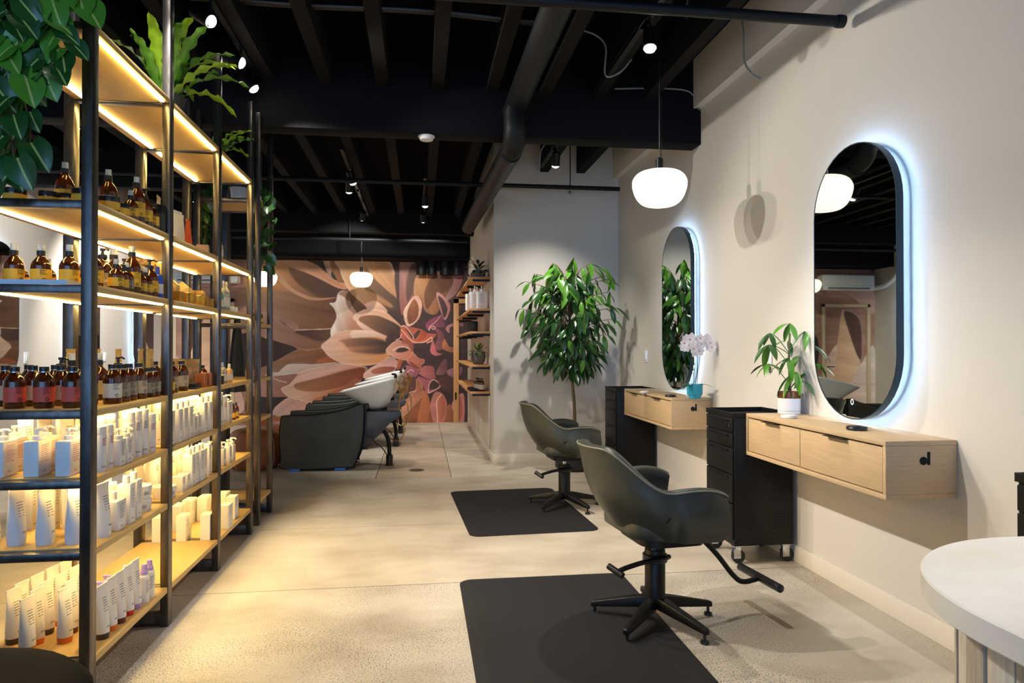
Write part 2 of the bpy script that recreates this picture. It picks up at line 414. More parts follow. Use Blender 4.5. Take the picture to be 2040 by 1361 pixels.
def petal(t, P, c0, c1=None, d=None, edge=None, ew=22, soft=0, ang=0, amt=.1):
    """fill the outline P of tile t with c0 -> c1 along d (start, end), a paler rim, soft edges if asked"""
    S = prep(t, P); w = window(S, soft*2+8); qx, qy = GX[w], GY[w]
    ins = np.zeros(qx.shape, bool); n = len(S)
    for i in range(n):
        ax, ay = S[i]; bx_, by = S[(i+1) % n]
        c = ((ay > qy) != (by > qy)) & (qx < (bx_-ax)*(qy-ay)/(by-ay+1e-9)+ax); ins ^= c
    D = segdist(S, qx, qy, True); sd = np.where(ins, D, -D)
    al = np.clip(.5 + sd/(7+soft*2), 0, 1) if not soft else np.clip(.5 + sd/(soft*2.), 0, 1)
    al = al*al*(3-2*al)
    if c1 is None: c1 = tuple(v*.78 for v in c0)
    if d is None: d = ((S[:, 0].min(), S[:, 1].mean()), (S[:, 0].max(), S[:, 1].mean()))
    else:
        ox, oy = {1: (0, 0), 2: (1512, 0), 3: (0, 1210), 4: (1512, 1210)}[t]; d = ((d[0][0]+ox, d[0][1]+oy), (d[1][0]+ox, d[1][1]+oy))
    vx, vy = d[1][0]-d[0][0], d[1][1]-d[0][1]
    u = np.clip(((qx-d[0][0])*vx+(qy-d[0][1])*vy)/(vx*vx+vy*vy+1e-9), 0, 1)[:, None]
    col = np.array(c0)*(1-u)+np.array(c1)*u
    col = col*streak(ang or math.atan2(vy, vx), amt=amt)[w][:, None]
    if edge is not None:
        e = np.clip(1-D/ew, 0, 1)[:, None]**1.5; col = col*(1-e)+np.array(edge)*e
    IMG[w] = IMG[w]*(1-al[:, None])+col*al[:, None]
def stroke(t, P, c, wd=9):
    wd *= .62
    S = prep(t, P, False); w = window(S, wd+8); D = segdist(S, GX[w], GY[w], False)
    al = np.clip((wd-D)/5+.5, 0, 1)[:, None]; IMG[w] = IMG[w]*(1-al)+np.array(c)*al
# far left of the wall, seen between the shelves and in the mirror
petal(1, [(-2400, 60), (-1500, 80), (-700, 80), (150, 100), (150, 2500), (-2400, 2500)], (132, 100, 86), (120, 88, 74), soft=60)
for P, a, b in (([(-2300, 700), (-1900, 300), (-1300, 250), (-900, 420), (-1200, 620), (-1800, 760)], (96, 66, 58), (150, 112, 98)),
                ([(-2350, 2480), (-2250, 1600), (-1980, 800), (-1760, 1100), (-1620, 1700), (-1500, 2480)], (222, 188, 172), (188, 150, 128)),
                ([(-1980, 800), (-1840, 900), (-1600, 1350), (-1560, 1900), (-1700, 1500)], (84, 58, 52), (104, 72, 62)),
                ([(-1600, 2480), (-1560, 1900), (-1300, 1450), (-1000, 1300), (-760, 1600), (-700, 2480)], (206, 176, 166), (170, 128, 112)),
                ([(-1400, 640), (-1000, 420), (-560, 560), (-150, 900), (-520, 1000), (-1000, 960)], (176, 142, 124), (128, 96, 80)),
                ([(-1150, 1380), (-700, 1020), (-200, 1060), (100, 1300), (-400, 1420), (-800, 1500)], (84, 60, 52), (120, 88, 74)),
                ([(-800, 2480), (-700, 1900), (-300, 1560), (140, 1560), (140, 2100), (-200, 2480)], (196, 160, 148), (150, 110, 96)),
                ([(-500, 520), (-200, 560), (-60, 700), (-260, 840), (-480, 760)], (206, 184, 176), (176, 146, 134))):
    petal(1, P, a, b, edge=(214, 190, 178), ew=30, soft=6)
def wq(X, Z):
    v = Vector((X, YB-.012, Z-CAMH)); w = v.dot(_F); return ((1020+1360*v.dot(_R)/w-520)*7.56, (680.5-1360*v.dot(_U)/w-510)*7.56)
for P, a, b, sf in (([(-3.99, 2.6), (-2.7, 2.6), (-2.6, 1.4), (-2.7, .02), (-3.99, .02)], (168, 128, 110), (150, 110, 96), 40),
                ([(-3.05, 2.25), (-3.5, 2.2), (-3.95, 1.85), (-3.98, 2.25), (-3.5, 2.5)], (206, 168, 150), (176, 136, 120), 4),
                ([(-2.8, .25), (-3.0, .9), (-3.25, 1.3), (-3.34, .8), (-3.3, .15)], (222, 196, 182), (196, 160, 146), 4),
                ([(-3.36, 1.93), (-3.28, 1.5), (-3.2, .9), (-3.05, .15), (-3.9, .15), (-3.75, .8), (-3.62, 1.2), (-3.5, 1.6)], (228, 198, 168), (206, 160, 126), 3),
                ([(-3.38, 1.9), (-3.70, 1.75), (-3.74, 1.1), (-3.66, 1.05), (-3.5, 1.45)], (96, 66, 56), (80, 54, 48), 3),
                ([(-3.46, .1), (-3.58, .7), (-3.75, 1.0), (-3.98, 1.25), (-3.98, .05)], (226, 208, 202), (206, 178, 168), 4)):
    petal(1, [wq(*p) for p in P], a, b, edge=(222, 196, 180) if sf < 10 else None, ew=18, soft=sf)
petal(1, [(-300, 520), (130, 515), (450, 520), (620, 600), (800, 660), (1140, 630), (1060, 720), (1130, 870), (1130, 950), (1060, 1100), (800, 1105), (540, 1110), (300, 980), (-300, 760)], (156, 122, 100), (104, 66, 44), ((130, 700), (1050, 800)), ang=.25)
petal(1, [(-300, 760), (130, 865), (300, 930), (520, 1010), (570, 1105), (540, 1125), (420, 1080), (250, 960), (-300, 800)], (170, 136, 124), (150, 116, 104))
petal(1, [(-400, 820), (130, 890), (300, 1000), (540, 1130), (1050, 1125), (1060, 1220), (920, 1340), (920, 1400), (700, 1420), (540, 1395), (130, 1240), (-400, 1100)], (162, 126, 112), (112, 72, 52), ((130, 1100), (1000, 1250)), edge=(176, 142, 128), ew=26, ang=.3)
petal(1, [(520, 1135), (1050, 1115), (1060, 1215), (900, 1285), (700, 1225)], (66, 45, 35), (88, 58, 42), soft=22)
petal(1, [(-300, 1180), (130, 1265), (540, 1395), (320, 1540), (130, 1640), (-300, 1700)], (52, 36, 34), (60, 42, 38), amt=.04)
stroke(1, [(520, 1116), (800, 1108), (1060, 1098)], (206, 176, 160), 11)
petal(3, [(130, 430), (300, 330), (550, 200), (720, 210), (920, 180), (1010, 300), (1150, 390), (800, 410), (450, 410), (300, 500), (150, 560)], (150, 116, 94), (124, 76, 46), ((130, 430), (900, 330)), edge=(182, 148, 128), ew=14)
petal(3, [(820, 380), (1000, 320), (1150, 385), (1000, 400)], (182, 96, 56), soft=12)
petal(3, [(60, 600), (130, 540), (250, 545), (330, 480), (450, 415), (800, 420), (1160, 395), (1300, 420), (1000, 460), (700, 510), (560, 570), (300, 590), (150, 610)], (204, 190, 184), (176, 136, 126), ((300, 500), (1200, 430)), edge=(216, 202, 196))
petal(3, [(130, 600), (180, 610), (560, 570), (430, 720), (310, 790), (400, 920), (250, 930), (130, 915), (-200, 900), (-200, 640)], (170, 128, 116), (138, 92, 82), ((150, 640), (420, 800)))
stroke(3, [(150, 615), (260, 665), (380, 695)], (214, 190, 180), 10)
petal(3, [(-200, 930), (130, 920), (420, 925), (230, 1050), (130, 1150), (-200, 1200)], (50, 38, 40), amt=.04)
petal(3, [(300, 790), (430, 720), (560, 580), (700, 510), (1000, 460), (1300, 420), (1510, 450), (1600, 480), (1550, 560), (1480, 700), (1300, 830), (950, 960), (720, 1000), (560, 970), (400, 910)], (208, 172, 154), (160, 100, 64), ((400, 850), (1300, 750)), edge=(222, 192, 176), ew=26, ang=-.3)
petal(3, [(430, 745), (600, 590), (750, 512), (1100, 440), (1500, 452), (1250, 512), (900, 612), (600, 700)], (206, 170, 160), (182, 132, 120), ang=-.25)
petal(3, [(520, 715), (900, 622), (1500, 472), (1560, 560), (1440, 690), (900, 826), (560, 806)], (150, 104, 72), (118, 58, 32), ((560, 760), (1500, 600)), soft=8, ang=-.25)
petal(3, [(900, 900), (1200, 780), (1480, 660), (1500, 1361), (760, 1361), (760, 1000)], (172, 112, 76), (150, 84, 54), soft=20)
petal(3, [(-200, 1361), (130, 1180), (220, 1060), (420, 920), (560, 980), (700, 1000), (760, 1361), (400, 1500), (-200, 1500)], (196, 174, 172), (196, 148, 134), ((130, 1300), (620, 1000)), edge=(204, 176, 170))
# upper half
petal(1, [(-200, 60), (180, 60), (450, 60), (680, 75), (850, 140), (1010, 270), (1130, 370), (1250, 400), (1290, 500), (1200, 520), (1150, 620), (900, 660), (700, 640), (480, 540), (-200, 500)], (190, 140, 92), (98, 66, 50), ((200, 200), (1100, 520)), ang=.45)
petal(1, [(420, 190), (640, 240), (860, 320), (1050, 440), (1220, 500), (1150, 612), (900, 622), (700, 520), (520, 380)], (104, 72, 52), (70, 46, 34), soft=24, ang=.5)
petal(1, [(170, 80), (230, 200), (340, 330), (480, 490), (700, 596), (900, 636), (1150, 620), (900, 667), (700, 655), (470, 550), (300, 420), (190, 220)], (196, 156, 124), (178, 128, 104), ang=.6)
petal(1, [(340, 62), (700, 75), (900, 170), (1060, 310), (1200, 390), (1270, 420), (1290, 500), (1150, 480), (950, 380), (700, 260), (450, 160)], (176, 136, 110), (190, 132, 98), ang=.55, edge=(196, 154, 126))
petal(1, [(680, 60), (950, 60), (1012, 268), (850, 140)], (70, 50, 36), amt=.05)
petal(1, [(940, 60), (1040, 60), (1066, 200), (1064, 322), (1004, 262)], (188, 154, 138), (160, 122, 106), ((990, 80), (1050, 300)))
petal(1, [(1044, 60), (1160, 60), (1172, 200), (1236, 388), (1140, 372), (1060, 200)], (150, 104, 66), (132, 84, 52))
petal(1, [(1068, 230), (1146, 362), (1100, 352), (1064, 310)], (44, 40, 40), amt=.02)
petal(1, [(1155, 55), (1860, 55), (2010, 230), (2080, 370), (2085, 690), (2110, 900), (1960, 840), (1800, 810), (1650, 805), (1500, 720), (1340, 550), (1240, 370), (1180, 200)], (206, 164, 122), (176, 128, 88), ((1250, 300), (2050, 500)), edge=(214, 178, 158), ew=60, ang=1.0)
petal(2, [(60, 190), (200, 345), (400, 530), (575, 690), (602, 900), (560, 945), (400, 832), (200, 640), (40, 470)], (122, 86, 58), (66, 46, 38), ((80, 300), (560, 850)), soft=8, ang=.85)
petal(2, [(60, 505), (250, 590), (462, 735), (430, 780), (200, 660)], (172, 128, 92), (150, 108, 76), soft=22, ang=.6)
petal(2, [(200, 672), (392, 826), (300, 860), (130, 884), (-40, 800)], (214, 178, 158), (206, 164, 140))
petal(1, [(1280, 520), (1340, 555), (1600, 800), (1400, 860), (1330, 700)], (140, 100, 78), (96, 66, 50), ((1320, 560), (1500, 800)))
petal(1, [(1030, 710), (1120, 690), (1160, 560), (1240, 520), (1300, 560), (1350, 700), (1400, 800), (1440, 860), (1390, 935), (1480, 1010), (1640, 1120), (1300, 1130), (1150, 1170), (1060, 1220), (1050, 1110), (1130, 950), (1130, 870), (1090, 780)], (224, 214, 210), (172, 122, 98), ((1120, 830), (1420, 900)), edge=(214, 192, 182), ew=18, ang=1.3)
petal(1, [(1165, 570), (1240, 525), (1320, 560), (1330, 680), (1250, 620)], (176, 132, 112), soft=14)
petal(1, [(1385, 920), (1500, 830), (1620, 800), (1850, 830), (2000, 950), (2110, 1060), (2120, 1150), (2080, 1275), (1990, 1265), (1800, 1180), (1640, 1130), (1480, 1020)], (222, 186, 166), (216, 158, 124), ((1400, 930), (2080, 1100)), edge=(228, 200, 184), ew=16, ang=.3)
petal(2, [(20, 905), (230, 898), (400, 960), (550, 1040), (602, 1115), (560, 1225), (450, 1240), (250, 1160), (60, 1040), (-40, 965)], (150, 104, 72), (62, 42, 36), ((0, 960), (560, 1150)), soft=7, ang=.45)
petal(2, [(-70, 990), (100, 1076), (300, 1172), (500, 1250), (606, 1150), (590, 1220), (520, 1278), (440, 1262), (200, 1178), (0, 1088)], (224, 192, 180), (214, 160, 142))
petal(3, [(905, 150), (1000, 60), (1150, -60), (1400, -90), (1640, -70), (1900, 0), (1960, 110), (1890, 230), (1960, 310), (1850, 390), (1620, 440), (1400, 440), (1200, 400), (1030, 310), (950, 220)], (218, 182, 164), (206, 140, 92), ((950, 160), (1800, 250)), edge=(228, 198, 182), ew=22, ang=.04)
petal(3, [(1180, 60), (1400, 22), (1700, 30), (1880, 80), (1920, 170), (1880, 250), (1700, 270), (1400, 240), (1300, 180), (1250, 110)], (190, 132, 98), (58, 40, 34), ((1200, 150), (1900, 160)), soft=26, ang=.03, amt=.25)
petal(4, [(-150, -80), (0, -92), (200, -72), (350, 0), (456, 112), (400, 64), (250, 12), (0, 16), (-150, 18)], (228, 198, 182), (222, 178, 158))
# the heart of the flower
petal(2, [(560, 60), (1540, 60), (1530, 1361), (700, 1361), (600, 1000)], (70, 44, 42), (56, 36, 40), soft=10, amt=.15)
petal(4, [(420, -40), (1540, -100), (1540, 900), (1220, 900), (960, 700), (560, 500)], (66, 42, 42), (54, 36, 38), soft=20, amt=.2)
petal(2, [(600, 60), (880, 60), (840, 260), (790, 420), (780, 620), (680, 720), (610, 900), (572, 650), (572, 350)], (150, 112, 106), (150, 92, 82), ((640, 150), (640, 800)), ang=1.5)
petal(2, [(720, 200), (850, 100), (800, 480), (700, 690), (672, 520)], (98, 68, 58), (82, 54, 46), soft=18, ang=1.5)
petal(2, [(890, 190), (1100, 230), (1300, 220), (1430, 260), (1370, 480), (1250, 660), (1120, 880), (960, 830), (900, 640), (800, 610), (790, 430), (830, 290)], (190, 140, 96), (124, 78, 50), ((820, 400), (1300, 500)), ang=1.2)
petal(2, [(1090, 300), (1395, 280), (1345, 470), (1200, 570), (1130, 600), (1000, 800), (955, 700), (960, 520)], (112, 70, 42), (92, 56, 36), soft=14, ang=1.2)
petal(2, [(1405, 270), (1530, 300), (1450, 540), (1300, 672), (1266, 625), (1370, 450)], (164, 130, 128), (140, 84, 84))
petal(2, [(1380, 800), (1500, 620), (1530, 700), (1440, 900)], (112, 62, 52), soft=10)
petal(2, [(632, 850), (700, 715), (800, 600), (885, 640), (915, 745), (885, 905), (820, 1000), (730, 1058), (672, 1035)], (232, 192, 172), (210, 160, 138))
petal(2, [(690, 870), (728, 740), (795, 652), (850, 720), (862, 830), (832, 950), (742, 1024), (702, 1000)], (150, 92, 58), (116, 66, 40), ((780, 660), (760, 1000)), ang=1.5)
petal(2, [(1130, 600), (1155, 545), (1250, 618), (1335, 730), (1325, 850), (1258, 968), (1196, 840)], (196, 146, 142), (176, 116, 112))
petal(2, [(1152, 606), (1226, 650), (1292, 780), (1282, 880), (1242, 934), (1204, 800)], (92, 56, 60), (60, 38, 44))
petal(2, [(975, 1010), (1190, 885), (1232, 960), (1256, 1070), (1090, 1080), (1008, 1120)], (140, 66, 92), (100, 50, 70))
stroke(2, [(1010, 1110), (1030, 1060), (1110, 1000), (1195, 900)], (206, 160, 158), 8)
petal(2, [(1270, 1100), (1330, 1030), (1520, 1010), (1520, 1060), (1340, 1070), (1326, 1160)], (168, 116, 120), (120, 72, 80))
petal(2, [(1090, 1080), (1200, 1130), (1245, 1200), (1232, 1400), (1100, 1400), (1150, 1200)], (140, 80, 80), (100, 56, 62))
stroke(2, [(1020, 1120), (1040, 1075), (1080, 1060), (1110, 1080), (1090, 1108), (1062, 1092)], (222, 176, 164), 9)
petal(2, [(598, 1060), (680, 1060), (900, 1105), (980, 1160), (1126, 1178), (1060, 1262), (980, 1302), (850, 1314), (700, 1312), (598, 1230)], (192, 100, 80), (168, 82, 60))
petal(2, [(672, 1088), (790, 1200), (776, 1256), (720, 1180)], (66, 40, 36)); petal(2, [(850, 1125), (890, 1140), (810, 1250), (780, 1210)], (80, 60, 50))
petal(2, [(900, 1125), (985, 1170), (925, 1262), (850, 1284)], (186, 86, 46), (150, 66, 36))
stroke(2, [(604, 1062), (660, 1060), (770, 1200), (782, 1250)], (240, 198, 178), 10)
stroke(2, [(602, 1106), (700, 1222), (780, 1292), (860, 1306), (960, 1290), (1052, 1226), (1060, 1280), (990, 1310)], (240, 196, 174), 10)
stroke(2, [(600, 1180), (580, 1240), (520, 1265)], (240, 190, 170), 10)
petal(4, [(368, 230), (440, 120), (560, 60), (700, 120), (780, 200), (752, 325), (660, 362), (520, 332)], (214, 162, 142), (184, 112, 88), edge=(242, 204, 186), ew=14)
petal(4, [(520, 222), (580, 172), (700, 172), (724, 202), (640, 236), (550, 244)], (66, 46, 40)); stroke(4, [(470, 214), (560, 166), (660, 164), (726, 196)], (246, 214, 198), 10)
petal(4, [(600, 100), (660, 40), (780, 120), (770, 240), (700, 130)], (170, 92, 74), soft=8)
petal(4, [(770, 238), (860, 328), (944, 348), (944, 402), (902, 440), (914, 524), (780, 482), (676, 362), (740, 300)], (200, 120, 100), (164, 90, 74), edge=(236, 176, 156), ew=12)
petal(4, [(720, 370), (800, 420), (880, 490), (780, 470)], (146, 74, 56), soft=10)
petal(4, [(528, 370), (622, 360), (582, 482), (540, 524)], (186, 98, 66), (150, 76, 52))
petal(4, [(600, 480), (640, 360), (720, 420), (860, 530), (700, 520)], (84, 50, 50), soft=8)
petal(4, [(32, 572), (130, 480), (260, 410), (430, 310), (532, 370), (522, 482), (440, 562), (80, 640)], (224, 180, 168), (196, 146, 142), edge=(236, 204, 190), ew=12)
petal(4, [(150, 522), (280, 464), (460, 458), (512, 488), (420, 542), (200, 566)], (184, 110, 84), (140, 78, 60), soft=6)
petal(4, [(570, 640), (620, 482), (720, 440), (862, 530), (820, 612), (700, 662), (570, 690)], (172, 108, 120), (140, 80, 92))
stroke(4, [(610, 630), (700, 532), (760, 506), (782, 530)], (230, 188, 190), 9)
petal(4, [(906, 520), (940, 450), (1082, 458), (1104, 560), (1116, 642), (1000, 642), (868, 562)], (184, 106, 104), (140, 78, 80))
petal(4, [(848, 608), (1000, 652), (1100, 650), (1172, 700), (1184, 760), (1010, 864), (920, 740)], (172, 96, 108), (140, 76, 84))
petal(4, [(1022, 806), (1032, 702), (1090, 662), (1160, 712), (1152, 772)], (70, 48, 42)); stroke(4, [(1008, 856), (1022, 722), (1082, 656), (1160, 700), (1176, 770), (1010, 858)], (232, 186, 188), 9)
petal(4, [(560, 680), (830, 620), (830, 830), (600, 960)], (112, 64, 54), (92, 54, 46), soft=10)
petal(4, [(560, 1320), (590, 945), (800, 832), (830, 640), (900, 700), (932, 850), (880, 962), (700, 1152), (580, 1320)], (206, 144, 120), (160, 98, 72), ((620, 1000), (900, 800)), edge=(220, 176, 158), ew=12)
stroke(4, [(600, 930), (700, 860), (816, 822)], (240, 206, 188), 9)
petal(4, [(570, 1320), (700, 1152), (880, 962), (940, 1000), (850, 1340)], (164, 102, 66), (144, 86, 56)); petal(4, [(840, 1340), (930, 850), (1000, 880), (1044, 1100), (1000, 1340)], (196, 120, 78), (166, 96, 62), ang=1.4)
petal(4, [(1000, 1340), (1044, 1100), (1100, 1340)], (150, 88, 58)); petal(4, [(1200, 1340), (1280, 1060), (1380, 1060), (1460, 1340)], (158, 94, 64))
petal(4, [(1036, 1060), (1100, 850), (1212, 858), (1284, 1000), (1272, 1200), (1222, 1320), (1100, 1320)], (186, 120, 108), (172, 108, 98))
petal(4, [(1140, 960), (1210, 880), (1270, 1010), (1250, 1180), (1160, 1290)], (190, 112, 84), (164, 92, 70), ang=1.5); stroke(4, [(1206, 878), (1146, 950), (1134, 1050), (1152, 1310)], (240, 200, 190), 9)
petal(4, [(1366, 1060), (1400, 940), (1460, 885), (1545, 890), (1545, 1290), (1440, 1280)], (204, 140, 130), (180, 112, 104)); petal(4, [(1402, 1050), (1442, 925), (1500, 920), (1525, 1100), (1502, 1250), (1432, 1222)], (186, 112, 92), (160, 92, 76))
petal(4, [(1080, 60), (1130, 230), (1214, 268), (1108, 292), (1036, 220)], (200, 106, 112), (160, 84, 92)); petal(4, [(1250, 40), (1330, 160), (1474, 150), (1384, 242), (1220, 182)], (176, 108, 72), (130, 78, 56))
petal(4, [(1286, 520), (1500, 460), (1504, 560), (1390, 664)], (140, 98, 108), (112, 78, 92)); petal(4, [(1126, 570), (1200, 400), (1282, 350), (1272, 560)], (132, 84, 86), (96, 60, 64))
petal(4, [(1150, 640), (1330, 600), (1450, 740), (1400, 860), (1230, 800)], (82, 50, 44), soft=12)
IMG = np.clip(IMG*np.array((1.03, 1.01, .98)), 0, 255)/255
IMG = np.where(IMG <= .04045, IMG/12.92, ((IMG+.055)/1.055)**2.4)
mm = bpy.data.meshes.new('mural')
mm.vertices.add(NX*NZ); mm.vertices.foreach_set('co', np.stack([XX, np.full_like(XX, YB-.012), ZZ], -1).ravel())
idx = np.arange(NX*NZ).reshape(NZ, NX)
q = np.stack([idx[:-1, :-1], idx[:-1, 1:], idx[1:, 1:], idx[1:, :-1]], -1).reshape(-1, 4)
mm.loops.add(q.size); mm.loops.foreach_set('vertex_index', q.ravel().astype(np.int32))
mm.polygons.add(len(q)); mm.polygons.foreach_set('loop_start', np.arange(0, q.size, 4, dtype=np.int32))
mm.update(calc_edges=True)
at_ = mm.color_attributes.new('print', 'FLOAT_COLOR', 'POINT')
at_.data.foreach_set('color', np.concatenate([IMG.reshape(-1, 3), np.ones((NX*NZ, 1))], 1).astype(np.float32).ravel())
pm = bpy.data.materials.new('mural_print'); pm.use_nodes = True
an = pm.node_tree.nodes.new('ShaderNodeVertexColor'); an.layer_name = 'print'
pb = pm.node_tree.nodes['Principled BSDF']; pb.inputs['Roughness'].default_value = .65
pm.node_tree.links.new(an.outputs[0], pb.inputs['Base Color']); mm.materials.append(pm)
mu = link('mural', mm, wb); mu['label'] = 'dusky pink dahlia flower print covering the back wall'
# door in the mural wall
dr = MB()
for a in ((-3.88, -3.82, 0, 2.03), (-3.0, -2.94, 0, 2.03), (-3.88, -2.94, 1.97, 2.03)):
    dr.box(a[0], a[1], YB-.05, YB-.013, a[2], a[3])
dr = struct('door_1', dr, 'cream_door', bevel=.004); dr['label'] = 'door frame set in the flower mural behind the shelves'
MB().tube([(-3.05, YB-.03, .9), (-3.05, YB-.07, .9), (-3.16, YB-.07, .9)], .01, 8).build('door_handle', 'black_metal', dr)
tf = struct('trim_1', bx(.55, .64, YB-.05, YB-.013, 0, 2.06).box(.55, .79, YB-.05, YB-.013, 1.98, 2.06), 'oak_shelf', bevel=.004)
bx(.575, .60, YB-.066, YB-.05, .38, .5).build('hinge', 'black_metal', tf)
# left wall switches, right wall switches
sw = bx(-.006, .006, -.036, .036, -.058, .058).mesh('plate', 30, .004); sw.materials.append(M['switch_white'])
rk = bx(-.004, .004, -.017, .017, -.034, .034).mesh('rocker', 30, .002); rk.materials.append(M['white_plastic'])
for X, p, s, lab in ((XR, (1287, 710), -1, 'white wall switch beside the narrow far mirror'), (XR, (1531, 722), -1, 'white wall outlet behind the money plant leaves'),
                  (XL, (52, 713), 1, 'white wall switch seen above the coral bottles'), (XL, (209, 711), 1, 'white wall switch seen above the grey labelled bottles')):
    P = onx(p[0], p[1], X + s*.007)
    t = thing('wall_switch', lab, 'switch', P, group='wall switches'); link('plate', sw, t); link('rocker', rk, t, (s*.008, 0, 0))
single('floor_drain', MB().lathe([(.075, 0), (.075, .002), (.066, .004), (.0, .004)], 24, (-.034, 7.02, .0)), 'grate', 'round metal drain set in the concrete floor', 'drain')
t = thing('smoke_detector', 'round white smoke detector under the dark beam', 'detector', (.045, 5.17, 2.84))
MB().lathe([(.055, 0), (.055, -.012), (.048, -.03), (.03, -.036)], 24).build('housing', 'white_plastic', t)
MB().lathe([(.062, 0), (.062, -.008)], 24).build('base_plate', 'switch_white', t)
col = thing('steel_column', 'dark square steel column standing behind the shelving', 'column', (-1.64, 6.0, 0))
bx(-.045, .045, -.06, .06, .012, ZC).build('shaft', 'steel_dark', col, bevel=.004); bx(-.1, .1, -.1, .1, 0, .012).build('base_plate', 'steel_dark', col, bevel=.003)
# ---------------------------------------------------------------- lamps
def spot_lamp(loc, target, label, power, cone=70, top=3.12, blend=.5, col=(1, .95, .87), size=.025):
    t = thing('spotlight', label, 'spotlight', loc, group='ceiling spotlights')
    d = (Vector(target)-Vector(loc)).normalized(); q = d.to_track_quat('-Z', 'Y').to_matrix().to_4x4()
    h = MB().lathe([(.0, .12), (.036, .12), (.04, .1), (.04, -.004), (.035, -.004), (.033, .01)], 20, cap=False).build('housing', 'black_metal', t); h.matrix_basis = q
    e = MB().lathe([(.035, .012), (.036, -.006), (.03, -.018), (.018, -.026), (.0, -.029)], 20, cap=False).build('lens', 'spot_lens', t); e.matrix_basis = q @ Matrix.Translation((0, 0, .004))
    MB().tube([(0, 0, .05), (0, 0, top-loc[2])], .008, 8).build('stem', 'black_metal', t)
    l = bpy.data.lights.new('bulb', 'SPOT'); l.energy = power; l.spot_size = math.radians(cone); l.spot_blend = blend; l.color = col; l.shadow_soft_size = size
    b = bpy.data.objects.new('bulb', l); C.objects.link(b); b.parent = t; b.matrix_basis = q @ Matrix.Translation((0, 0, -.05))
    return t
def track(x, y0, y1, label, z=3.12):
    t = thing('light_track', label, 'track', (x, (y0+y1)/2, z), group='lighting tracks')
    bx(-.017, .017, -(y1-y0)/2, (y1-y0)/2, 0, .02).build('rail', 'black_metal', t); bx(-.025, .025, -.06, .06, .0, .02).build('feed_box', 'black_metal', t)
track(-1.14, 1.4, 5.07, 'black track carrying three spotlights above the shelving', 3.15)
track(1.29, 2.6, 5.0, 'black track carrying the spotlight near the right wall')
track(-.74, 6.6, 10.0, 'black track above the shampoo chairs', 3.12); track(.05, 7.6, 10.6, 'black track above the far aisle', 3.12)
track(1.25, 5.6, 7.0, 'short black track above the potted tree')
spot_lamp((-1.143, 3.92, 3.04), (1.9, 3.0, .9), 'large bright spotlight above the nearest shelving bay', 160, 84, top=3.15)
spot_lamp((-1.120, 4.47, 3.04), (2.18, 4.4, 1.75), 'bright spotlight above the middle shelving bay', 85, 80, top=3.15)
spot_lamp((-1.143, 4.90, 3.04), (1.1, 4.9, .2), 'small bright spotlight above the far shelving bay', 160, 84, top=3.15)
spot_lamp((1.29, 3.72, 2.95), (1.0, 2.9, 0), 'starry spotlight above the wooden vanity by the right wall', 100, 95)
spot_lamp((1.25, 6.25, 2.95), (1.30, 7.3, .75), 'small spotlight behind the dark beam above the tree', 135, 84, blend=1.0, col=(1, .96, .9))
spot_lamp((-.69, 7.20, 2.95), (.2, 8.4, 0), 'brightest spotlight above the shampoo basins', 90, 80)
spot_lamp((-.77, 7.60, 2.95), (-.9, 9.0, .4), 'spotlight just below the brightest one over the shampoo basins', 80, 80)
spot_lamp((-.76, 9.20, 2.95), (-1.3, 11.4, 1.3), 'single spotlight nearest the round lamp by the mural', 120, 95)
spot_lamp((.058, 8.25, 2.95), (.1, 8.9, 0), 'top spotlight of the column of three by the side shelves', 70, 75)
spot_lamp((.038, 9.22, 2.95), (.1, 11.4, 1.1), 'middle spotlight of the column of three by the side shelves', 85, 85)
spot_lamp((.036, 10.3, 2.95), (.6, 10.6, .6), 'lowest spotlight of the column of three by the side shelves', 40, 75)
spot_lamp((-2.6, 5.6, 2.95), (-3.9, 6.6, 1.5), 'added fill spotlight on the left side brightening the left wall', 240, 95)  # added fill: no lamp is known here, it lifts the left wall
spot_lamp((-2.6, 8.4, 2.95), (-3.9, 9.2, 1.4), 'farther added fill spotlight on the left side brightening the left wall', 240, 95)  # second added fill, lightens the far part of the left wall
spot_lamp((-1.143, 3.0, 3.04), (.3, 2.9, 0), 'added unseen fill spotlight brightening the near concrete floor', 215, 95, top=3.15)  # invented lamp, added to brighten the floor nearest the camera
spot_lamp((1.3, .4, 2.95), (1.3, .75, .9), 'added unseen fill spotlight brightening the marble counter', 95, 46)  # lamp added outside the view to whiten the counter top
spot_lamp((-1.143, 2.2, 3.04), (-1.22, 3.6, 2.5), 'added unseen fill spotlight brightening the top shelf ferns', 60, 50, top=3.15)  # unseen lamp added so that the ferns come out bright
def pendant(loc, label, top):
    t = thing('pendant_lamp', label, 'pendant lamp', loc, group='milk glass pendant lamps')
    P = [(.0, .113), (.1, .112), (.145, .095), (.17, .062), (.175, .03), (.168, -.01), (.15, -.055), (.12, -.09), (.08, -.108), (.0, -.114)]
    MB().lathe([(p.x, p.z) for p in spline([(a, 0, b) for a, b in P], 4)], 32, cap=False).build('globe', 'lamp_glass', t, smooth=80)
    MB().lathe([(.0, .105), (.024, .105), (.024, .195), (.018, .2), (.0, .2)], 20, cap=False).build('socket', 'black_metal', t)
    MB().tube([(0, 0, .2), (0, 0, top-loc[2])], .003, 6).build('cord', 'black_plastic', t)
    MB().tube(spline([(.008, 0, .19), (.016, 0, .3), (.004, 0, .36), (.01, 0, .6)], 5), .0025, 6).build('cable', 'black_plastic', t)
    MB().lathe([(.05, 0), (.05, -.02), (.0, -.022)], 20, (0, 0, top-loc[2])).build('ceiling_rose', 'black_metal', t)
pendant((1.53, 4.23, 2.27), 'large milk glass pendant lamp hanging by the right wall', 3.5)
pendant((-.90, 10.75, 2.29), 'small looking milk glass pendant lamp in front of the mural centre', 3.5)
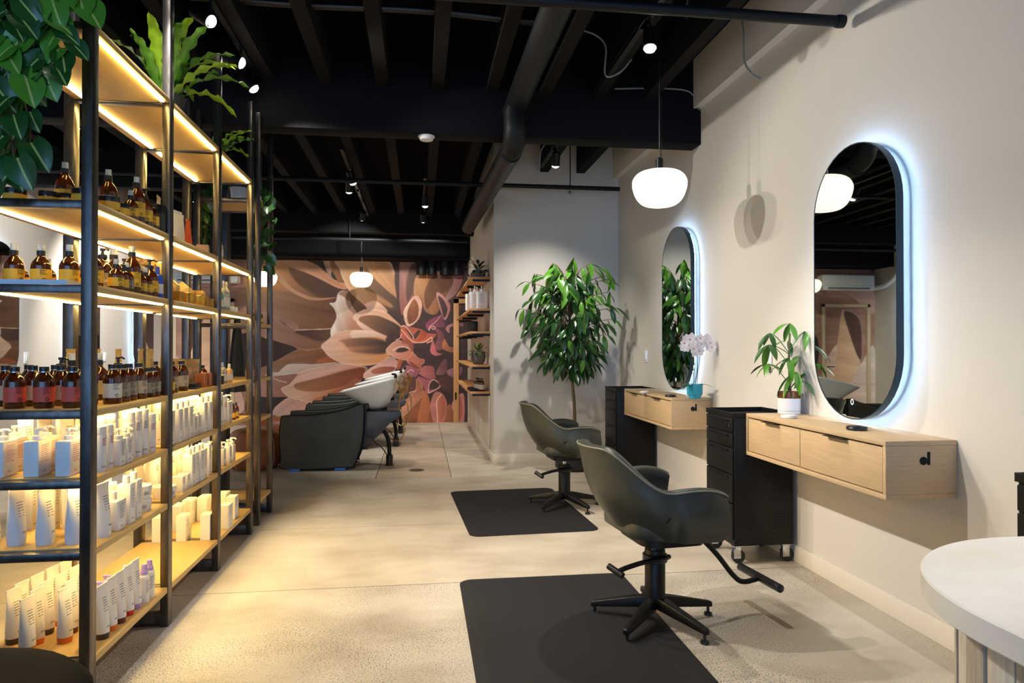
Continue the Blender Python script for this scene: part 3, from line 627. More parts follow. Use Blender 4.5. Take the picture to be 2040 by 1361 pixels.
pendant((-2.33, 10.75, 2.28), 'milk glass pendant lamp half hidden behind the shelf posts', 3.5)

# ---------------------------------------------------------------- backlit mirrors
def stadium(hw, hh, n=20):
    s = hh-hw; return [(hw*math.cos(PI*i/n), s+hw*math.sin(PI*i/n)) for i in range(n+1)] + [(-hw*math.cos(PI*i/n), -s-hw*math.sin(PI*i/n)) for i in range(n+1)]
def mirror_proto(label):
    t = thing('mirror', label, 'mirror', (XR, 3.10, 1.572), group='backlit pill shaped mirrors')
    def ring(*P): return MB().rings([[(x, y, z) for y, z in stadium(.322+d, .676+d)] for x, d in P], cap=False)
    g = stadium(.317, .671); MB().rings([[(-.0785, y, z) for y, z in g], [(-.077, y, z) for y, z in g]]).build('glass', 'mirror_glass', t, smooth=0)
    ring((-.077, -.005), (-.0795, -.005), (-.08, 0), (-.046, 0), (-.046, -.045), (-.076, -.045)).build('frame', 'mirror_frame', t, smooth=30)
    ring((-.0445, -.013), (-.0375, -.013)).build('led_strip', 'halo_led', t, smooth=0)
    bx(-.075, -.001, -.2, .2, -.45, .45).build('back_box', 'white_plastic', t)
    MB().rings([[(-.0792, r*math.cos(k*PI/8), -.59+r*1.3*math.sin(k*PI/8)) for k in range(16)] for r in (.008, .011)], cap=False).build('touch_button', 'icon_light', t, smooth=0)
    return t
m1 = mirror_proto('large backlit pill mirror above the near oak vanity')
dup(m1, (XR, 5.43, 1.572), 0, 'narrow looking backlit pill mirror above the far oak vanity')
dup(m1, (XR, .77, 1.572), 0, 'backlit pill mirror on the right wall outside the picture')
for y, l in ((6.98, 'backlit mirror on the left wall, nearest one seen past the coral bottles'), (8.69, 'backlit mirror on the left wall behind the first rear post'), (10.40, 'backlit mirror on the left wall farthest from the camera')):
    dup(m1, (XL, y, 1.572), PI, l)

# ---------------------------------------------------------------- oak vanities and tool trolleys
def vanity():
    t = thing('wall_vanity', 'near floating oak vanity with two drawers under the large mirror', 'vanity', (2.02, 3.125, .633), group='floating oak vanities')
    for n, a in (('top_panel', (-.16, .158, -.595, .595, .217, .237)), ('bottom_panel', (-.16, .158, -.595, .595, 0, .02))):
        bx(*a).build(n, 'oak', t, bevel=.0015)
    for y in (-.595, .577): bx(-.1595, .158, y, y+.018, .0205, .2165).build('end_panel', 'oak_end', t, bevel=.001)
    bx(-.12, .158, -.577, .577, .02, .217).build('carcass', 'void_black', t, smooth=0)
    for y0, y1 in ((-.571, .0355), (.0405, .571)):
        d = bx(-.156, -.138, y0, y1, .0255, .2095).build('drawer_front', 'oak', t, bevel=.001)
        ym = (y0+y1)/2; bx(-.184, -.15, ym-.075, ym+.075, .2105, .2132).build('handle', 'black_metal', d)
    e = [(.030*math.cos(a*PI/10), .026+.026*math.sin(a*PI/10)) for a in range(20)]
    lg = MB(); R = [(-.013+.017*math.cos(a*PI/12), .017*math.sin(a*PI/12)) for a in range(24)]
    lg.rings([[(x, y, z) for x, z in R] for y in (-.5965, -.594)]); lg.box(.004, .017, -.5965, -.594, -.017, .036)
    lg.build('logo', 'void_black', t, loc=(.02, 0, .155))
    return t
va = vanity()
dup(va, (2.02, 5.49, .633), 0, 'far floating oak vanity with two drawers under the narrow mirror')
def trolley():
    t = thing('tool_trolley', 'black drawer trolley on casters beside the near oak vanity', 'trolley', (1.965, 3.905, 0), group='black tool trolleys')
    bx(-.175, .185, -.183, .183, .105, .845).build('body', 'black_powder', t, bevel=.004)
    r = MB(); r.box(-.185, .185, -.185, -.179, .845, .872).box(-.185, .185, .179, .185, .845, .872).box(.179, .185, -.179, .179, .845, .872).box(-.185, -.179, -.179, .179, .845, .872)
    r.build('tray_rim', 'black_powder', t)
    z = .838
    for h in (.085, .085, .155, .165, .215):
        d = bx(-.187, -.1755, -.176, .176, z-h+.006, z).build('drawer', 'black_powder', t, bevel=.004)
        bx(-.193, -.186, -.13, .13, z-.022, z-.012).build('drawer_pull', 'black_metal', d); z -= h
    MB().lathe([(.008, -.002), (.008, .002)], 12).build('lock', 'chrome', t).matrix_basis = Matrix.Translation((-.189, -.14, .79)) @ Matrix.Rotation(PI/2, 4, 'Y')
    v = MB()
    for i in range(5):
        for j in range(7):
            for x0, z0 in ((-.14, .36), (.06, .2), (-.12, .2), (.06, .36)): v.box(x0+i*.016, x0+i*.016+.007, -.1838, -.1829, z0+j*.016, z0+j*.016+.007)
    v.build('vent_holes', 'void_black', t, smooth=0)['kind'] = 'stuff'
    for x in (-.15, .15):
        for y in (-.15, .15):
            c = MB().box(x-.022, x+.022, y-.018, y-.014, .03, .098).box(x-.022, x+.022, y+.014, y+.018, .03, .098).box(x-.026, x+.026, y-.022, y+.022, .096, .106).build('caster', 'chrome', t, bevel=.003)
            w = MB().lathe([(.012, -.012), (.036, -.012), (.04, -.008), (.04, .008), (.036, .012), (.012, .012)], 20).build('wheel', 'black_plastic', c); w.matrix_basis = Matrix.Translation((x+.012, y, .04)) @ Matrix.Rotation(PI/2, 4, 'X')
    return t
tr = trolley()
dup(tr, (1.965, 6.27, 0), 0, 'black drawer trolley on casters beside the far oak vanity')
dup(tr, (1.965, 1.66, 0), 0, 'black trolley cut off by the right picture edge behind the counter')
def puck(loc, label, mat='black_plastic', r=.045):
    t = thing('charging_pad', label, 'charging pad', loc, group='pads on the vanities')
    MB().lathe([(r*.9, 0), (r, .004), (r, .013), (r*.93, .017), (r*.8, .0172)], 28).build('disc', mat, t); MB().lathe([(.006, .0172), (.006, .0185)], 12, (.012, 0, 0)).build('button', 'black_metal' if mat != 'white_plastic' else 'switch_white', t)
P = onz(1707, 857, .87); puck((P.x, P.y, .870), 'black round pad on the near vanity below the mirror')
P = onz(1336, 791, .87); puck((P.x, P.y, .870), 'black round pad on the far vanity', 'black_plastic', .042)
P = onz(1284, 783, .87); puck((P.x, P.y, .870), 'white round pad on the far vanity', 'white_plastic', .04)
P = onz(1582, 833, .87); puck((P.x-.03, P.y, .870), 'white round pad in front of the white flowerpot', 'white_plastic', .042)

# ---------------------------------------------------------------- salon chairs
def ss(a, b, x): x = max(0, min(1, (x-a)/(b-a))); return x*x*(3-2*x)
def salon_chair(label, loc, rz):
    t = thing('salon_chair', label, 'chair', loc, rz, 'green salon chairs')
    outer, rim = [], []; N = 56
    for k in range(N+1):
        u = -1+2*k/N
        if abs(u) <= .58:
            a = u/.58*PI/2; ca, sa = math.cos(a), math.sin(a)
            T = Vector((-.05-.30*ca, .285*sa, .64+.175*(1-ss(28, 88, abs(math.degrees(a)))))); B = Vector((.0-.16*ca, .22*sa, .42)); nrm = Vector((ca, -sa, 0))
        else:
            q = (abs(u)-.58)/.42; s = 1 if u > 0 else -1
            T = Vector((-.05+.245*q, s*(.285+.012*math.sin(q*PI)), .64+.010*math.sin(q*PI)-.022*q**5)); B = Vector((.0+.195*q, s*.25, .42)); nrm = Vector((0, -s, 0))
        th = .05
        def wall(f, off): 
            p = B.lerp(T, f); p -= nrm*(.055*math.sin(PI*min(1, f*1.0))*(1-.35*f)); return p + nrm*off
        sec = [wall(f, 0) for f in (0, .12, .28, .45, .62, .8, .93)]
        sec += [T - nrm*.004, T + nrm*.012 + Vector((0, 0, .012)), T + nrm*.036 + Vector((0, 0, .010)), T + nrm*th - Vector((0, 0, .006))]
        sec += [wall(f, th+.006) for f in (.82, .6)] + [Vector((wall(.4, th+.015).x, wall(.4, th+.015).y, .525)), Vector((wall(.3, th+.05).x, wall(.3, th+.05).y, .505)), Vector((wall(.3, th+.05).x, wall(.3, th+.05).y, .435))]
        outer.append(sec); rim.append(T - nrm*.006 + Vector((0, 0, .003)))
    MB().rings(outer, cap=True, closed=True).build('shell', 'leather_green', t, smooth=60)
    MB().tube(rim, .0042, 6).build('piping', 'leather_seam', t)
    # seat cushion
    def pad(hw, x0, x1, r, n=8):
        out = []
        for cx, cy, a0 in ((x1-r, hw-r, 0), (x0+r*2, hw-r*2, 90), (x0+r*2, -hw+r*2, 180), (x1-r, -hw+r, 270)):
            rr = r if cx > 0 else r*2
            out += [(cx+rr*math.cos(math.radians(a0+90*i/n)), cy+rr*math.sin(math.radians(a0+90*i/n))) for i in range(n+1)]
        return out
    c = pad(.225, -.19, .215, .05); cx0 = .01
    def ins(s, z): return [((x-cx0)*s+cx0, y*s, z) for x, y in c]
    MB().rings([ins(.93, .428), ins(.99, .436), ins(1, .48), ins(.98, .52), ins(.90, .538), ins(.6, .545), ins(.05, .547)]).build('seat_cushion', 'leather_green', t, smooth=60)
    b = pad(.17, -.12, .16, .04); MB().rings([[(x, y, z) for x, y in b] for z in (.385, .424)]).build('seat_plate', 'black_metal', t)
    MB().tube(spline([(-.15, -.02, .36), (-.22, 0, .40), (-.30, .0, .48)], 4), [.03]*9, 8).build('back_seam', 'leather_dark', t) if False else None
    tg = bx(-.015, .015, -.002, .002, -.006, .006).build('brand_tab', 'black_plastic', t); tg.matrix_basis = Matrix.Translation((-.095, -.318, .545)) @ Matrix.Rotation(-.8, 4, 'Y')
    MB().tube([(0, 0, .30), (0, 0, .386)], .0145, 16).build('gas_piston', 'chrome', t)
    MB().lathe([(.0, .075), (.046, .075), (.046, .332), (.042, .337), (.0, .337)], 28, cap=False).build('column', 'black_metal', t)
    MB().lathe([(.05, .275), (.056, .28), (.056, .31), (.05, .315)], 24).build('collar', 'black_plastic', t)
    for k in range(5):
        a = math.radians(-68.6+72*k) ; T = Matrix.Rotation(a, 4, 'Z')
        L = MB(); L.rings([[T @ Vector(p) for p in ((x, -w, z0), (x, w, z0), (x, w*.8, z1), (x, -w*.8, z1))] for x, w, z0, z1 in ((.02, .03, .075, .125), (.1, .026, .065, .11), (.285, .016, .042, .066), (.295, .014, .04, .062))])
        L = L.build('leg', 'black_metal', t, bevel=.004)
        MB().lathe([(.017, 0), (.02, .003), (.018, .012), (.007, .016), (.007, .045)], 16, T @ Vector((.278, 0, 0))).build('foot', 'black_plastic', L)
    lv = MB().tube(spline([(.055, -.03, .302), (.0, -.066, .304), (-.09, -.078, .302), (-.175, -.08, .285), (-.215, -.08, .272)], 6), .011, 10).build('pump_lever', 'black_metal', t)
    MB().tube([(-.245, -.045, .288), (-.205, -.11, .262)], .014, 12).build('lever_grip', 'black_plastic', lv)
    ft = MB().tube(spline([(.08, .0, .398), (.19, .0, .392), (.30, 0, .30), (.40, 0, .18), (.455, 0, .145), (.535, 0, .155)], 6), .0125, 10).build('footrest', 'black_metal', t)
    rb = MB().tube([(.54, -.165, .159), (.54, -.16, .159), (.54, .16, .159), (.54, .165, .159)], [.012, .019, .019, .012], 12).build('foot_bar', 'black_plastic', ft)
    return t
ch = salon_chair('near green leather salon chair with footrest on the near mat', (1.06, 3.0, 0.0), .115)
dup(ch, (1.12, 5.25, 0.0), .09, 'far green leather salon chair in front of the potted tree')
def mat(loc, rz, hx, hy, label):
    t = thing('floor_mat', label, 'mat', loc, rz, 'black salon floor mats')
    def rr(i, z):
        r = .07; out = []
        for cx, cy, a0 in ((hx-r, hy-r, 0), (-hx+r, hy-r, 90), (-hx+r, -hy+r, 180), (hx-r, -hy+r, 270)):
            out += [(cx+(r-i)*math.cos(math.radians(a0+90*k/8)), cy+(r-i)*math.sin(math.radians(a0+90*k/8)), z) for k in range(9)]
        return out
    MB().rings([rr(0, 0), rr(0, .003), rr(.045, .012)]).build('bevelled_edge', 'rubber_mat', t, smooth=20)
    MB().rings([rr(.045, .0118), rr(.047, .0126)]).build('top_pad', 'rubber_mat', t, smooth=20)
mat((.655, 2.93, 0), .0, .447, .745, 'near black rubber mat running out of the bottom picture edge')
mat((.739, 5.237, 0), .05, .447, .72, 'far black rubber mat lying before the far salon chair')

# ---------------------------------------------------------------- reception counter
def corner_outline(x0, y1, r, x2=1.95, y0=-.7, n=26):
    return [(x2, y0), (x2, y1)] + [(x0+r+r*math.cos(PI/2+PI/2*k/n), y1-r+r*math.sin(PI/2+PI/2*k/n)) for k in range(n+1)] + [(x0, y0)]
ct = thing('reception_counter', 'white marble topped round cornered counter clad in limed planks', 'counter', (1.3, .3, 0))
o = corner_outline(.765, 1.197, .36); o2 = corner_outline(.768, 1.194, .357)
MB().rings([[(x-1.3, y-.3, z) for x, y in s] for s, z in ((o2, .840), (o, .843), (o, .877), (o2, .880))]).build('marble_top', 'marble', ct, smooth=30)
MB().tube(spline([(-.41, .56, .8795), (-.33, .60, .8797), (-.25, .59, .8797), (-.15, .63, .8797), (.05, .66, .8797)], 6), .0012, 5).build('marble_vein', 'vein', ct)
i2 = corner_outline(.835, 1.127, .29); MB().rings([[(x-1.3, y-.3, z) for x, y in i2] for z in (0, .839)]).build('core', 'limed_wood_dark', ct, smooth=30)
path = [Vector((x, y, 0)) for x, y in corner_outline(.82, 1.142, .305)[1:]]
S = [0]
for a, b in zip(path, path[1:]): S.append(S[-1]+(b-a).length)
def along(s):
    for k in range(len(S)-1):
        if s <= S[k+1]: f = (s-S[k])/(S[k+1]-S[k]); return path[k].lerp(path[k+1], f)
    return path[-1]
s = .3; k = 0
while s < S[-1]-.9:
    w = .058 if k % 3 else .05
    a, b = along(s+.002), along(s+w-.002); c = (a+b)/2; d = (b-a).normalized(); nv = Vector((-d.y, d.x, 0))
    T = Matrix((d, nv, Vector((0, 0, 1)))).transposed().to_4x4(); T.translation = Vector((c.x-1.3, c.y-.3, 0))
    h = (b-a).length/2; off = .004*(k % 2)
    bx(-h, h, -.007+off*.6, .008+off*.6, 0.0, .836, T).build('plank', 'limed_wood' if k % 2 else 'limed_wood_dark', ct, bevel=.0015)
    s += w; k += 1

# ---------------------------------------------------------------- shampoo chairs with basins
def shampoo(label, loc):
    t = thing('shampoo_chair', label, 'shampoo chair', loc, 0, 'green shampoo chairs with white basins')
    A = spline([(-1.34, .022, 0), (-1.385, .14, 0), (-1.40, .36, 0), (-1.385, .53, 0), (-1.345, .562, 0), (-1.1, .565, 0), (-.9, .583, 0), (-.72, .625, 0), (-.60, .668, 0), (-.565, .64, 0), (-.568, .45, 0), (-.59, .26, 0), (-.66, .05, 0), (-.72, .022, 0)], 5, True)
    cx, cz = -1.0, .33
    def prof(s, y): return [((p.x-cx)*s+cx, y, (p.y-cz)*s+cz) for p in A]
    for y in (-.3, .22):
        a = MB().rings([prof(.94, y), prof(.985, y+.006), prof(1, y+.02), prof(1, y+.06), prof(.985, y+.074), prof(.94, y+.08)]).build('arm', 'leather_sofa', t, smooth=22)
        MB().tube([Vector((p[0], y+.012, p[2])) for p in prof(1.0, 0)], .004, 6).build('piping', 'leather_dark', a)
        bx(-1.3, -1.2, y, y+.06, 0, .024).build('foot_pad', 'blue_foot', a, bevel=.004); bx(-.86, -.75, y, y+.06, 0, .024).build('foot_pad', 'blue_foot', a, bevel=.004)
    bx(-1.36, -.75, -.215, .215, .26, .46).build('seat_cushion', 'leather_sofa', t, bevel=.04, seg=4)
    bx(-1.30, -.72, -.215, .215, .03, .255).build('seat_base', 'leather_dark', t, bevel=.01)
    S = [(-.80, .44), (-.66, .56), (-.56, .68), (-.51, .66), (-.60, .50), (-.72, .33)]
    MB().rings([[(x, y, z) for x, z in S] for y in (-.215, .215)]).build('backrest', 'leather_sofa', t, bevel=.03, seg=3)
    # basin: tilted oval rim lofted down to a small foot
    def oval(cx, cz, rx, ry, tilt, n=32, sq=2.4):
        out = []
        for k in range(n):
            a = 2*PI*k/n; c, s = math.cos(a), math.sin(a); e = 2/sq
            x = rx*math.copysign(abs(c)**e, c); y = ry*math.copysign(abs(s)**e, s)
            out.append((cx+x*math.cos(tilt), y, cz+x*math.sin(tilt)))
        return out
    b = MB().rings([oval(-.45, .595, .08, .10, .1), oval(-.455, .64, .13, .17, .14), oval(-.48, .74, .215, .235, .2), oval(-.535, .832, .295, .268, .236), oval(-.545, .848, .304, .275, .238), oval(-.545, .857, .298, .268, .238), oval(-.53, .838, .262, .24, .236), oval(-.49, .74, .16, .17, .2), oval(-.48, .68, .05, .06, .1)])
    b.build('basin', 'porcelain', t, smooth=60)
    MB().tube(spline([(-.265, -.04, .90), (-.255, -.04, .955), (-.30, -.04, .965)], 4), .011, 8).build('faucet', 'black_metal', t); MB().tube([(-.27, .05, .90), (-.26, .05, .955)], .014, 8).build('mixer_tap', 'black_metal', t)
    B = [(-.575, .585), (-.20, .585), (-.205, .53), (-.30, .47), (-.40, .36), (-.50, .26), (-.585, .21)]
    MB().rings([[(x, y, z) for x, z in B] for y in (-.20, .20)]).build('basin_frame', 'basin_frame', t, bevel=.008)
    MB().tube([(-.44, 0, .57), (-.435, 0, .62)], .09, 20).build('drain_neck', 'black_plastic', t)
    MB().lathe([(.05, 0), (.05, .012), (.0, .014)], 20).build('drain_cover', 'black_plastic', t).matrix_basis = Matrix.Translation((-.51, -.205, .36)) @ Matrix.Rotation(PI/2, 4, 'X')
    MB().tube(spline([(-.42, -.06, .40), (-.36, -.06, .34), (-.325, -.06, .22), (-.32, -.06, .02)], 6), [.022]*12+[.022]*7, 12).build('support_leg', 'black_metal', t)
    MB().lathe([(.036, 0), (.036, .11), (.03, .115)], 16, (-.32, -.06, 0)).build('leg_sleeve', 'black_plastic', t)
    MB().tube(spline([(-.5, -.21, .34), (-.46, -.2, .26), (-.40, -.1, .2), (-.35, -.07, .12)], 6), .006, 6).build('waste_hose', 'black_plastic', t)
    for k, y in enumerate((-.1, -.03, .05, .12)):
        MB().tube(spline([(-.25-.01*k, y, .90), (-.20+.012*k, y*.9, .80), (-.215, y+.02, .70), (-.23, y, .58)], 6), .008, 7).build('supply_hose', 'gold_metal', t)
    MB().tube(spline([(-.21, -.15, .60), (-.17, -.16, .5), (-.17, -.16, .33), (-.24, -.15, .27), (-.32, -.12, .3)], 6), .007, 7).build('loop_hose', 'gold_metal', t)
    return t
sh = shampoo('nearest green leather shampoo chair with white basin', (0, 7.40, 0))
dup(sh, (.02, 8.80, 0), 0, 'middle green leather shampoo chair with white basin'); dup(sh, (.04, 10.1, 0), 0, 'farthest green leather shampoo chair with white basin by the mural')

def pouf(loc, r, h, label):
    t = thing('leather_pouf', label, 'pouf', loc, 0, 'tan leather poufs')
    P = [(0, 0), (r*.7, 0), (r*.93, h*.12), (r, h*.4), (r*.97, h*.68), (r*.8, h*.9), (r*.45, h*.98), (0, h)]
    S = [(max(0, p.x), p.z) for p in spline([(a, 0, b) for a, b in P], 4)]
    MB().lathe(S, 28, cap=False).build('cover', 'leather_tan', t, smooth=80)
    for k in range(8):
        a = PI*k/4+.2; MB().tube([(x*1.004*math.cos(a), x*1.004*math.sin(a), z*1.003) for x, z in S[3:-1]], .0025, 5).build('seam', 'stitch', t)
    MB().lathe([(.04, h-.004), (.04, h+.004), (0, h+.006)], 16).build('button', 'leather_tan', t)
pouf((-1.70, 7.38, 0), .27, .42, 'tan leather pouf behind the shelf posts beside the shampoo chair'); pouf((-1.72, 8.35, 0), .27, .44, 'second tan leather pouf farther back, mostly hidden')
ot = thing('lounge_seat', 'dark leather lounge seat corner in the bottom left foreground', 'seat', (-1.3, 1.46, 0))
def rrect(hx, hy, r, z, n=9):
    return [(sx*(hx-r)+r*math.cos(a0+PI/2*k/n), sy*(hy-r)+r*math.sin(a0+PI/2*k/n), z) for sx, sy, a0 in ((1, 1, 0), (-1, 1, PI/2), (-1, -1, PI), (1, -1, 1.5*PI)) for k in range(n+1)]
MB().rings([rrect(.55, .36, .28, .10), rrect(.585, .385, .30, .13), rrect(.6, .395, .31, .3), rrect(.6, .395, .31, .44), rrect(.592, .387, .30, .49), rrect(.565, .36, .28, .518), rrect(.5, .3, .24, .53), rrect(.2, .1, .09, .535)]).build('body', 'leather_dark', ot, smooth=60)
for x in (-.45, .42):
    for y in (-.25, .25): MB().lathe([(.015, 0), (.024, .12)], 12, (x, y, 0)).build('leg', 'black_metal', ot)

# ---------------------------------------------------------------- shelves on the side of the corner wall, air conditioner, cape
LV = (2.05, 1.69, 1.43, 1.05, .745); NM = ('top', 'second', 'third', 'fourth', 'lowest')
for z, n in zip(LV, NM):
    t = thing('wall_shelf', n + ' oak shelf on the side of the corner wall', 'shelf', (.79, 7.72, z), group='oak shelves on the corner wall')
    for a, b in ((0, .88), (.905, 1.83), (1.855, 2.85)):
        d = bx(-.235, -.002, a, b, -.024, 0).build('board', 'oak_shelf', t, bevel=.001)
    for y in (.04, .86, .93, 1.8, 1.9, 2.8): bx(-.2, -.002, y-.004, y+.004, -.05, -.0245).build('bracket', 'black_metal', t)
for z in (1.43, .745): pass
t = thing('air_conditioner', 'white split air conditioner on the mural wall', 'air conditioner', (-3.35, YB, 2.26))
bx(-.5, .5, -.22, -.014, 0, .285).build('body', 'ac_white', t, bevel=.03, seg=4); bx(-.40, .40, -.2215, -.20, .022, .05).build('outlet', 'void_black', t)
bx(-.40, .40, -.226, -.216, .03, .036).build('louvre', 'ac_white', t); bx(-.49, .49, -.2225, -.2195, .085, .088).build('panel_line', 'cable_grey', t)
MB().tube(spline([(-.49, -.1, .06), (-.56, -.18, .05), (-.585, -.4, .09), (-.585, -.7, .25), (-.585, -.9, .5), (-.585, -.95, 1.2)], 6), .045, 12).build('pipe_cover', 'ac_white', t)
t = thing('cape', 'black hairdressing cape hanging on the dark column', 'cape', (-1.58, 5.99, 1.5))
R = []
for k in range(9):
    f = k/8; R.append([((.02+.05*f)*math.cos(a)*(1+.2*math.sin(5*a+f*3)) + .055, (.03+.10*f)*math.sin(a)*(1+.2*math.sin(4*a)), -.62*f) for a in [2*PI*i/28 for i in range(28)]])
MB().rings(R).build('cloth', 'black_plastic', t, smooth=70); MB().tube([(-.01, 0, .01), (.05, 0, .0), (.06, 0, .03)], .006, 6).build('hook', 'chrome', t)
# ---------------------------------------------------------------- steel and plywood shelving
ZS = (2.372, 1.758, 1.467, 1.035, .797, .552, .178)
def shelving(label, frames, levels, led, boards_x=(-1.515, -1.118), H=2.9, bar_from=0):
    x0, y0 = -1.335, frames[0]
    t = thing('shelving_unit', label, 'shelving', (x0, y0, 0), group='steel and plywood shelving units')
    for y in frames:
        for a, b in ((-1.15, -1.115), (-1.56, -1.515)):
            bx(a-x0, b-x0, y-y0, y-y0+.05, 0, H).build('post', 'steel_dark', t, bevel=.003)
        bx(-1.515-x0, -1.15-x0, y-y0+.008, y-y0+.042, .004, .062).build('base_rail', 'steel_dark', t, bevel=.002)
        for z in levels:
            bx(-1.515-x0, -1.15-x0, y-y0+.004, y-y0+.046, z-.030, z-.003).build('crossbar', 'steel_dark', t, bevel=.002)
    for y, y2 in zip(frames, frames[1:]):
        a, b = y-y0+.052, y2-y0-.002
        for k, z in enumerate(levels):
            d = bx(boards_x[0]-x0, boards_x[1]-x0, a, b, z-.025, z).build('shelf_board', 'plywood', t, bevel=.001)
            if led and k < 6:
                for x in ((-1.137, -1.462) if k < 3 else (-1.19, -1.462)):
                    bx(x-.008-x0, x+.008-x0, a+.012, b-.03, z-.031, z-.0252).build('led_strip', 'strip_led', d, smooth=0)
    return t
FR = (2.505, 3.238, 4.000, 4.752)
shelving('long three bay steel and plywood product shelving with warm strip lights', FR, ZS, True)
shelving('narrow unlit steel and plywood shelving beyond the long shelving', (4.975, 5.365), (2.30, 1.42, 1.03, .75, .178), False)

# ---------------------------------------------------------------- products: one of each kind, then copies
def cyl_print(r, a0, rows, txt=None, tz=0, tsize=1.0):
    mb = MB()
    for z, a, b in rows:
        st = 4
        for i in range(st):
            p, q = a0+a+(b-a)*i/st, a0+a+(b-a)*(i+1)/st
            mb.add([(r*math.cos(p), r*math.sin(p), z), (r*math.cos(q), r*math.sin(q), z), (r*math.cos(q), r*math.sin(q), z+.0016), (r*math.cos(p), r*math.sin(p), z+.0016)], [(0, 1, 2, 3)])
    if txt:
        vs, fs = txt; mb.add([(r*math.cos(a0+x*tsize/r), r*math.sin(a0+x*tsize/r), tz+y*tsize) for x, y, _ in vs], fs)
    return mb
def ring_logo(r, a0, z0, R=.0065):
    mb = MB(); n = 14
    for i in range(n):
        q = []
        for k, rr in ((i, R), (i+1, R), (i+1, R*.62), (i, R*.62)):
            x, y = rr*math.cos(2*PI*k/n), rr*math.sin(2*PI*k/n); q.append((r*math.cos(a0+x/r), r*math.sin(a0+x/r), z0+y))
        mb.add(q, [(0, 1, 2, 3)])
    mb.box(0, 0, 0, 0, 0, 0) if False else None
    return mb
A0 = math.radians(-48)
def wrap(r, z0, z1, mat, t, span=318):
    n = 30; a = [A0+math.radians(-span/2+span*i/n) for i in range(n+1)]
    return MB().rings([[(r*math.cos(p), r*math.sin(p), z) for p in a] for z in (z0, z1)], cap=False, closed=False).build('label', mat, t, smooth=60)
def amber_body(t, r, h, neck=.4):
    P = [(0, 0), (r*.92, 0), (r, .004), (r, h*.66), (r*.97, h*.72), (r*.8, h*.82), (r*.52, h*.91), (r*neck, h*.95), (r*neck, h)]
    MB().lathe(P, 22, cap=False).build('bottle', 'amber', t, smooth=50)
def amber_label(t, r, h, mat):
    l = wrap(r+.0006, h*.17, h*.56, mat, t)
    rows = [(h*(.53-.035*i), -.35, .38-.13*(i % 3)) for i in range(5)]
    cyl_print(r+.0011, A0+.2, rows).build('print', 'ink', l, smooth=0); ring_logo(r+.0011, A0+.25, h*.24).build('logo', 'ink', l, smooth=0)
def spray_top(t, z, s=1):
    MB().lathe([(.0, z), (.0165*s, z), (.0165*s, z+.019*s), (.0, z+.019*s)], 18, cap=False).build('collar', 'black_plastic', t)
    MB().lathe([(.0135*s, z+.019*s), (.0125*s, z+.047*s), (.0, z+.048*s)], 18, cap=False).build('cap', 'clear_cap', t)
def pump_top(t, z, mat='black_plastic', s=1, dirx=1):
    MB().lathe([(.0, z), (.0165*s, z), (.0165*s, z+.014*s), (.006*s, z+.017*s), (.0045*s, z+.03*s), (.009*s, z+.031*s), (.009*s, z+.04*s), (.0, z+.041*s)], 16, cap=False).build('pump', mat, t)
    MB().tube([(0, 0, z+.036*s), (.02*s*dirx, -.006*s, z+.038*s), (.032*s*dirx, -.01*s, z+.032*s)], .0042*s, 7).build('nozzle', mat, t)
def root(name, desc): return thing(name, desc, 'bottle')
def amber_spray(r, h, lab):
    def f():
        t = root('spray_bottle', ''); amber_body(t, r, h); amber_label(t, r, h, lab); spray_top(t, h, r/.038); return t
    return f
def amber_pump(r, h, lab):
    def f():
        t = root('pump_bottle', ''); amber_body(t, r, h); amber_label(t, r, h, lab); pump_top(t, h, s=r/.034); return t
    return f
def amber_screw(r, h, lab):
    def f():
        t = root('amber_bottle', ''); amber_body(t, r, h, .42); amber_label(t, r, h, lab)
        MB().lathe([(0, h-.004), (r*.47, h-.004), (r*.47, h+.012), (0, h+.0125)], 18, cap=False).build('cap', 'black_plastic', t)
        MB().lathe([(r*.44, h-.0085), (r*.49, h-.008), (r*.49, h-.0045), (r*.44, h-.004)], 18, cap=False).build('neck_ring', 'silver', t); return t
    return f
def jar(r, h, body, lab, lid):
    def f():
        t = root('jar', ''); t['category'] = 'jar'
        MB().lathe([(0, 0), (r*.95, 0), (r, .003), (r, h*.7), (0, h*.7)], 22, cap=False).build('jar_body', body, t)
        if lab: wrap(r+.0006, h*.1, h*.62, lab, t)
        MB().lathe([(0, h*.7), (r*1.02, h*.7), (r*1.02, h*.97), (r*.98, h), (0, h)], 22, cap=False).build('lid', lid, t); return t
    return f
def flat_lines(x, y0, y1, z0, z1, n, t, mat='ink'):
    mb = MB()
    for i in range(n):
        z = z1-(z1-z0)*i/n; f = 1-.3*((i*7) % 5)/5
        mb.add([(x, y0, z), (x, y0+(y1-y0)*f, z), (x, y0+(y1-y0)*f, z+.0016), (x, y0, z+.0016)], [(0, 1, 2, 3)])
    return mb.build('print', mat, t, smooth=0)
def flat_evo(x, y, z, t, mat='ink', s=.8):
    vs, fs = EVO; return MB().add([(x, y+a*s, z+b*s) for a, b, _ in vs], fs).build('lettering', mat, t, smooth=0)
def square_pump(dx, dy, h, ink='ink_pink', mat='white_pack', top='white_pack', pump=True):
    def f():
        t = root('square_bottle', ''); b = bx(-dx, dx, -dy, dy, 0, h).build('bottle', mat, t, bevel=min(dx, dy)*.16, seg=3)
        flat_lines(dx+.0006, -dy*.62, dy*.5, h*.35, h*.86, 9, b, ink); flat_evo(dx+.0006, -dy*.2, h*.12, b, ink)
        if pump: pump_top(t, h, top, 1, 1)
        else: MB().lathe([(0, h), (.013, h), (.013, h+.03), (0, h+.031)], 16, cap=False).build('cap', top, t)
        return t
    return f
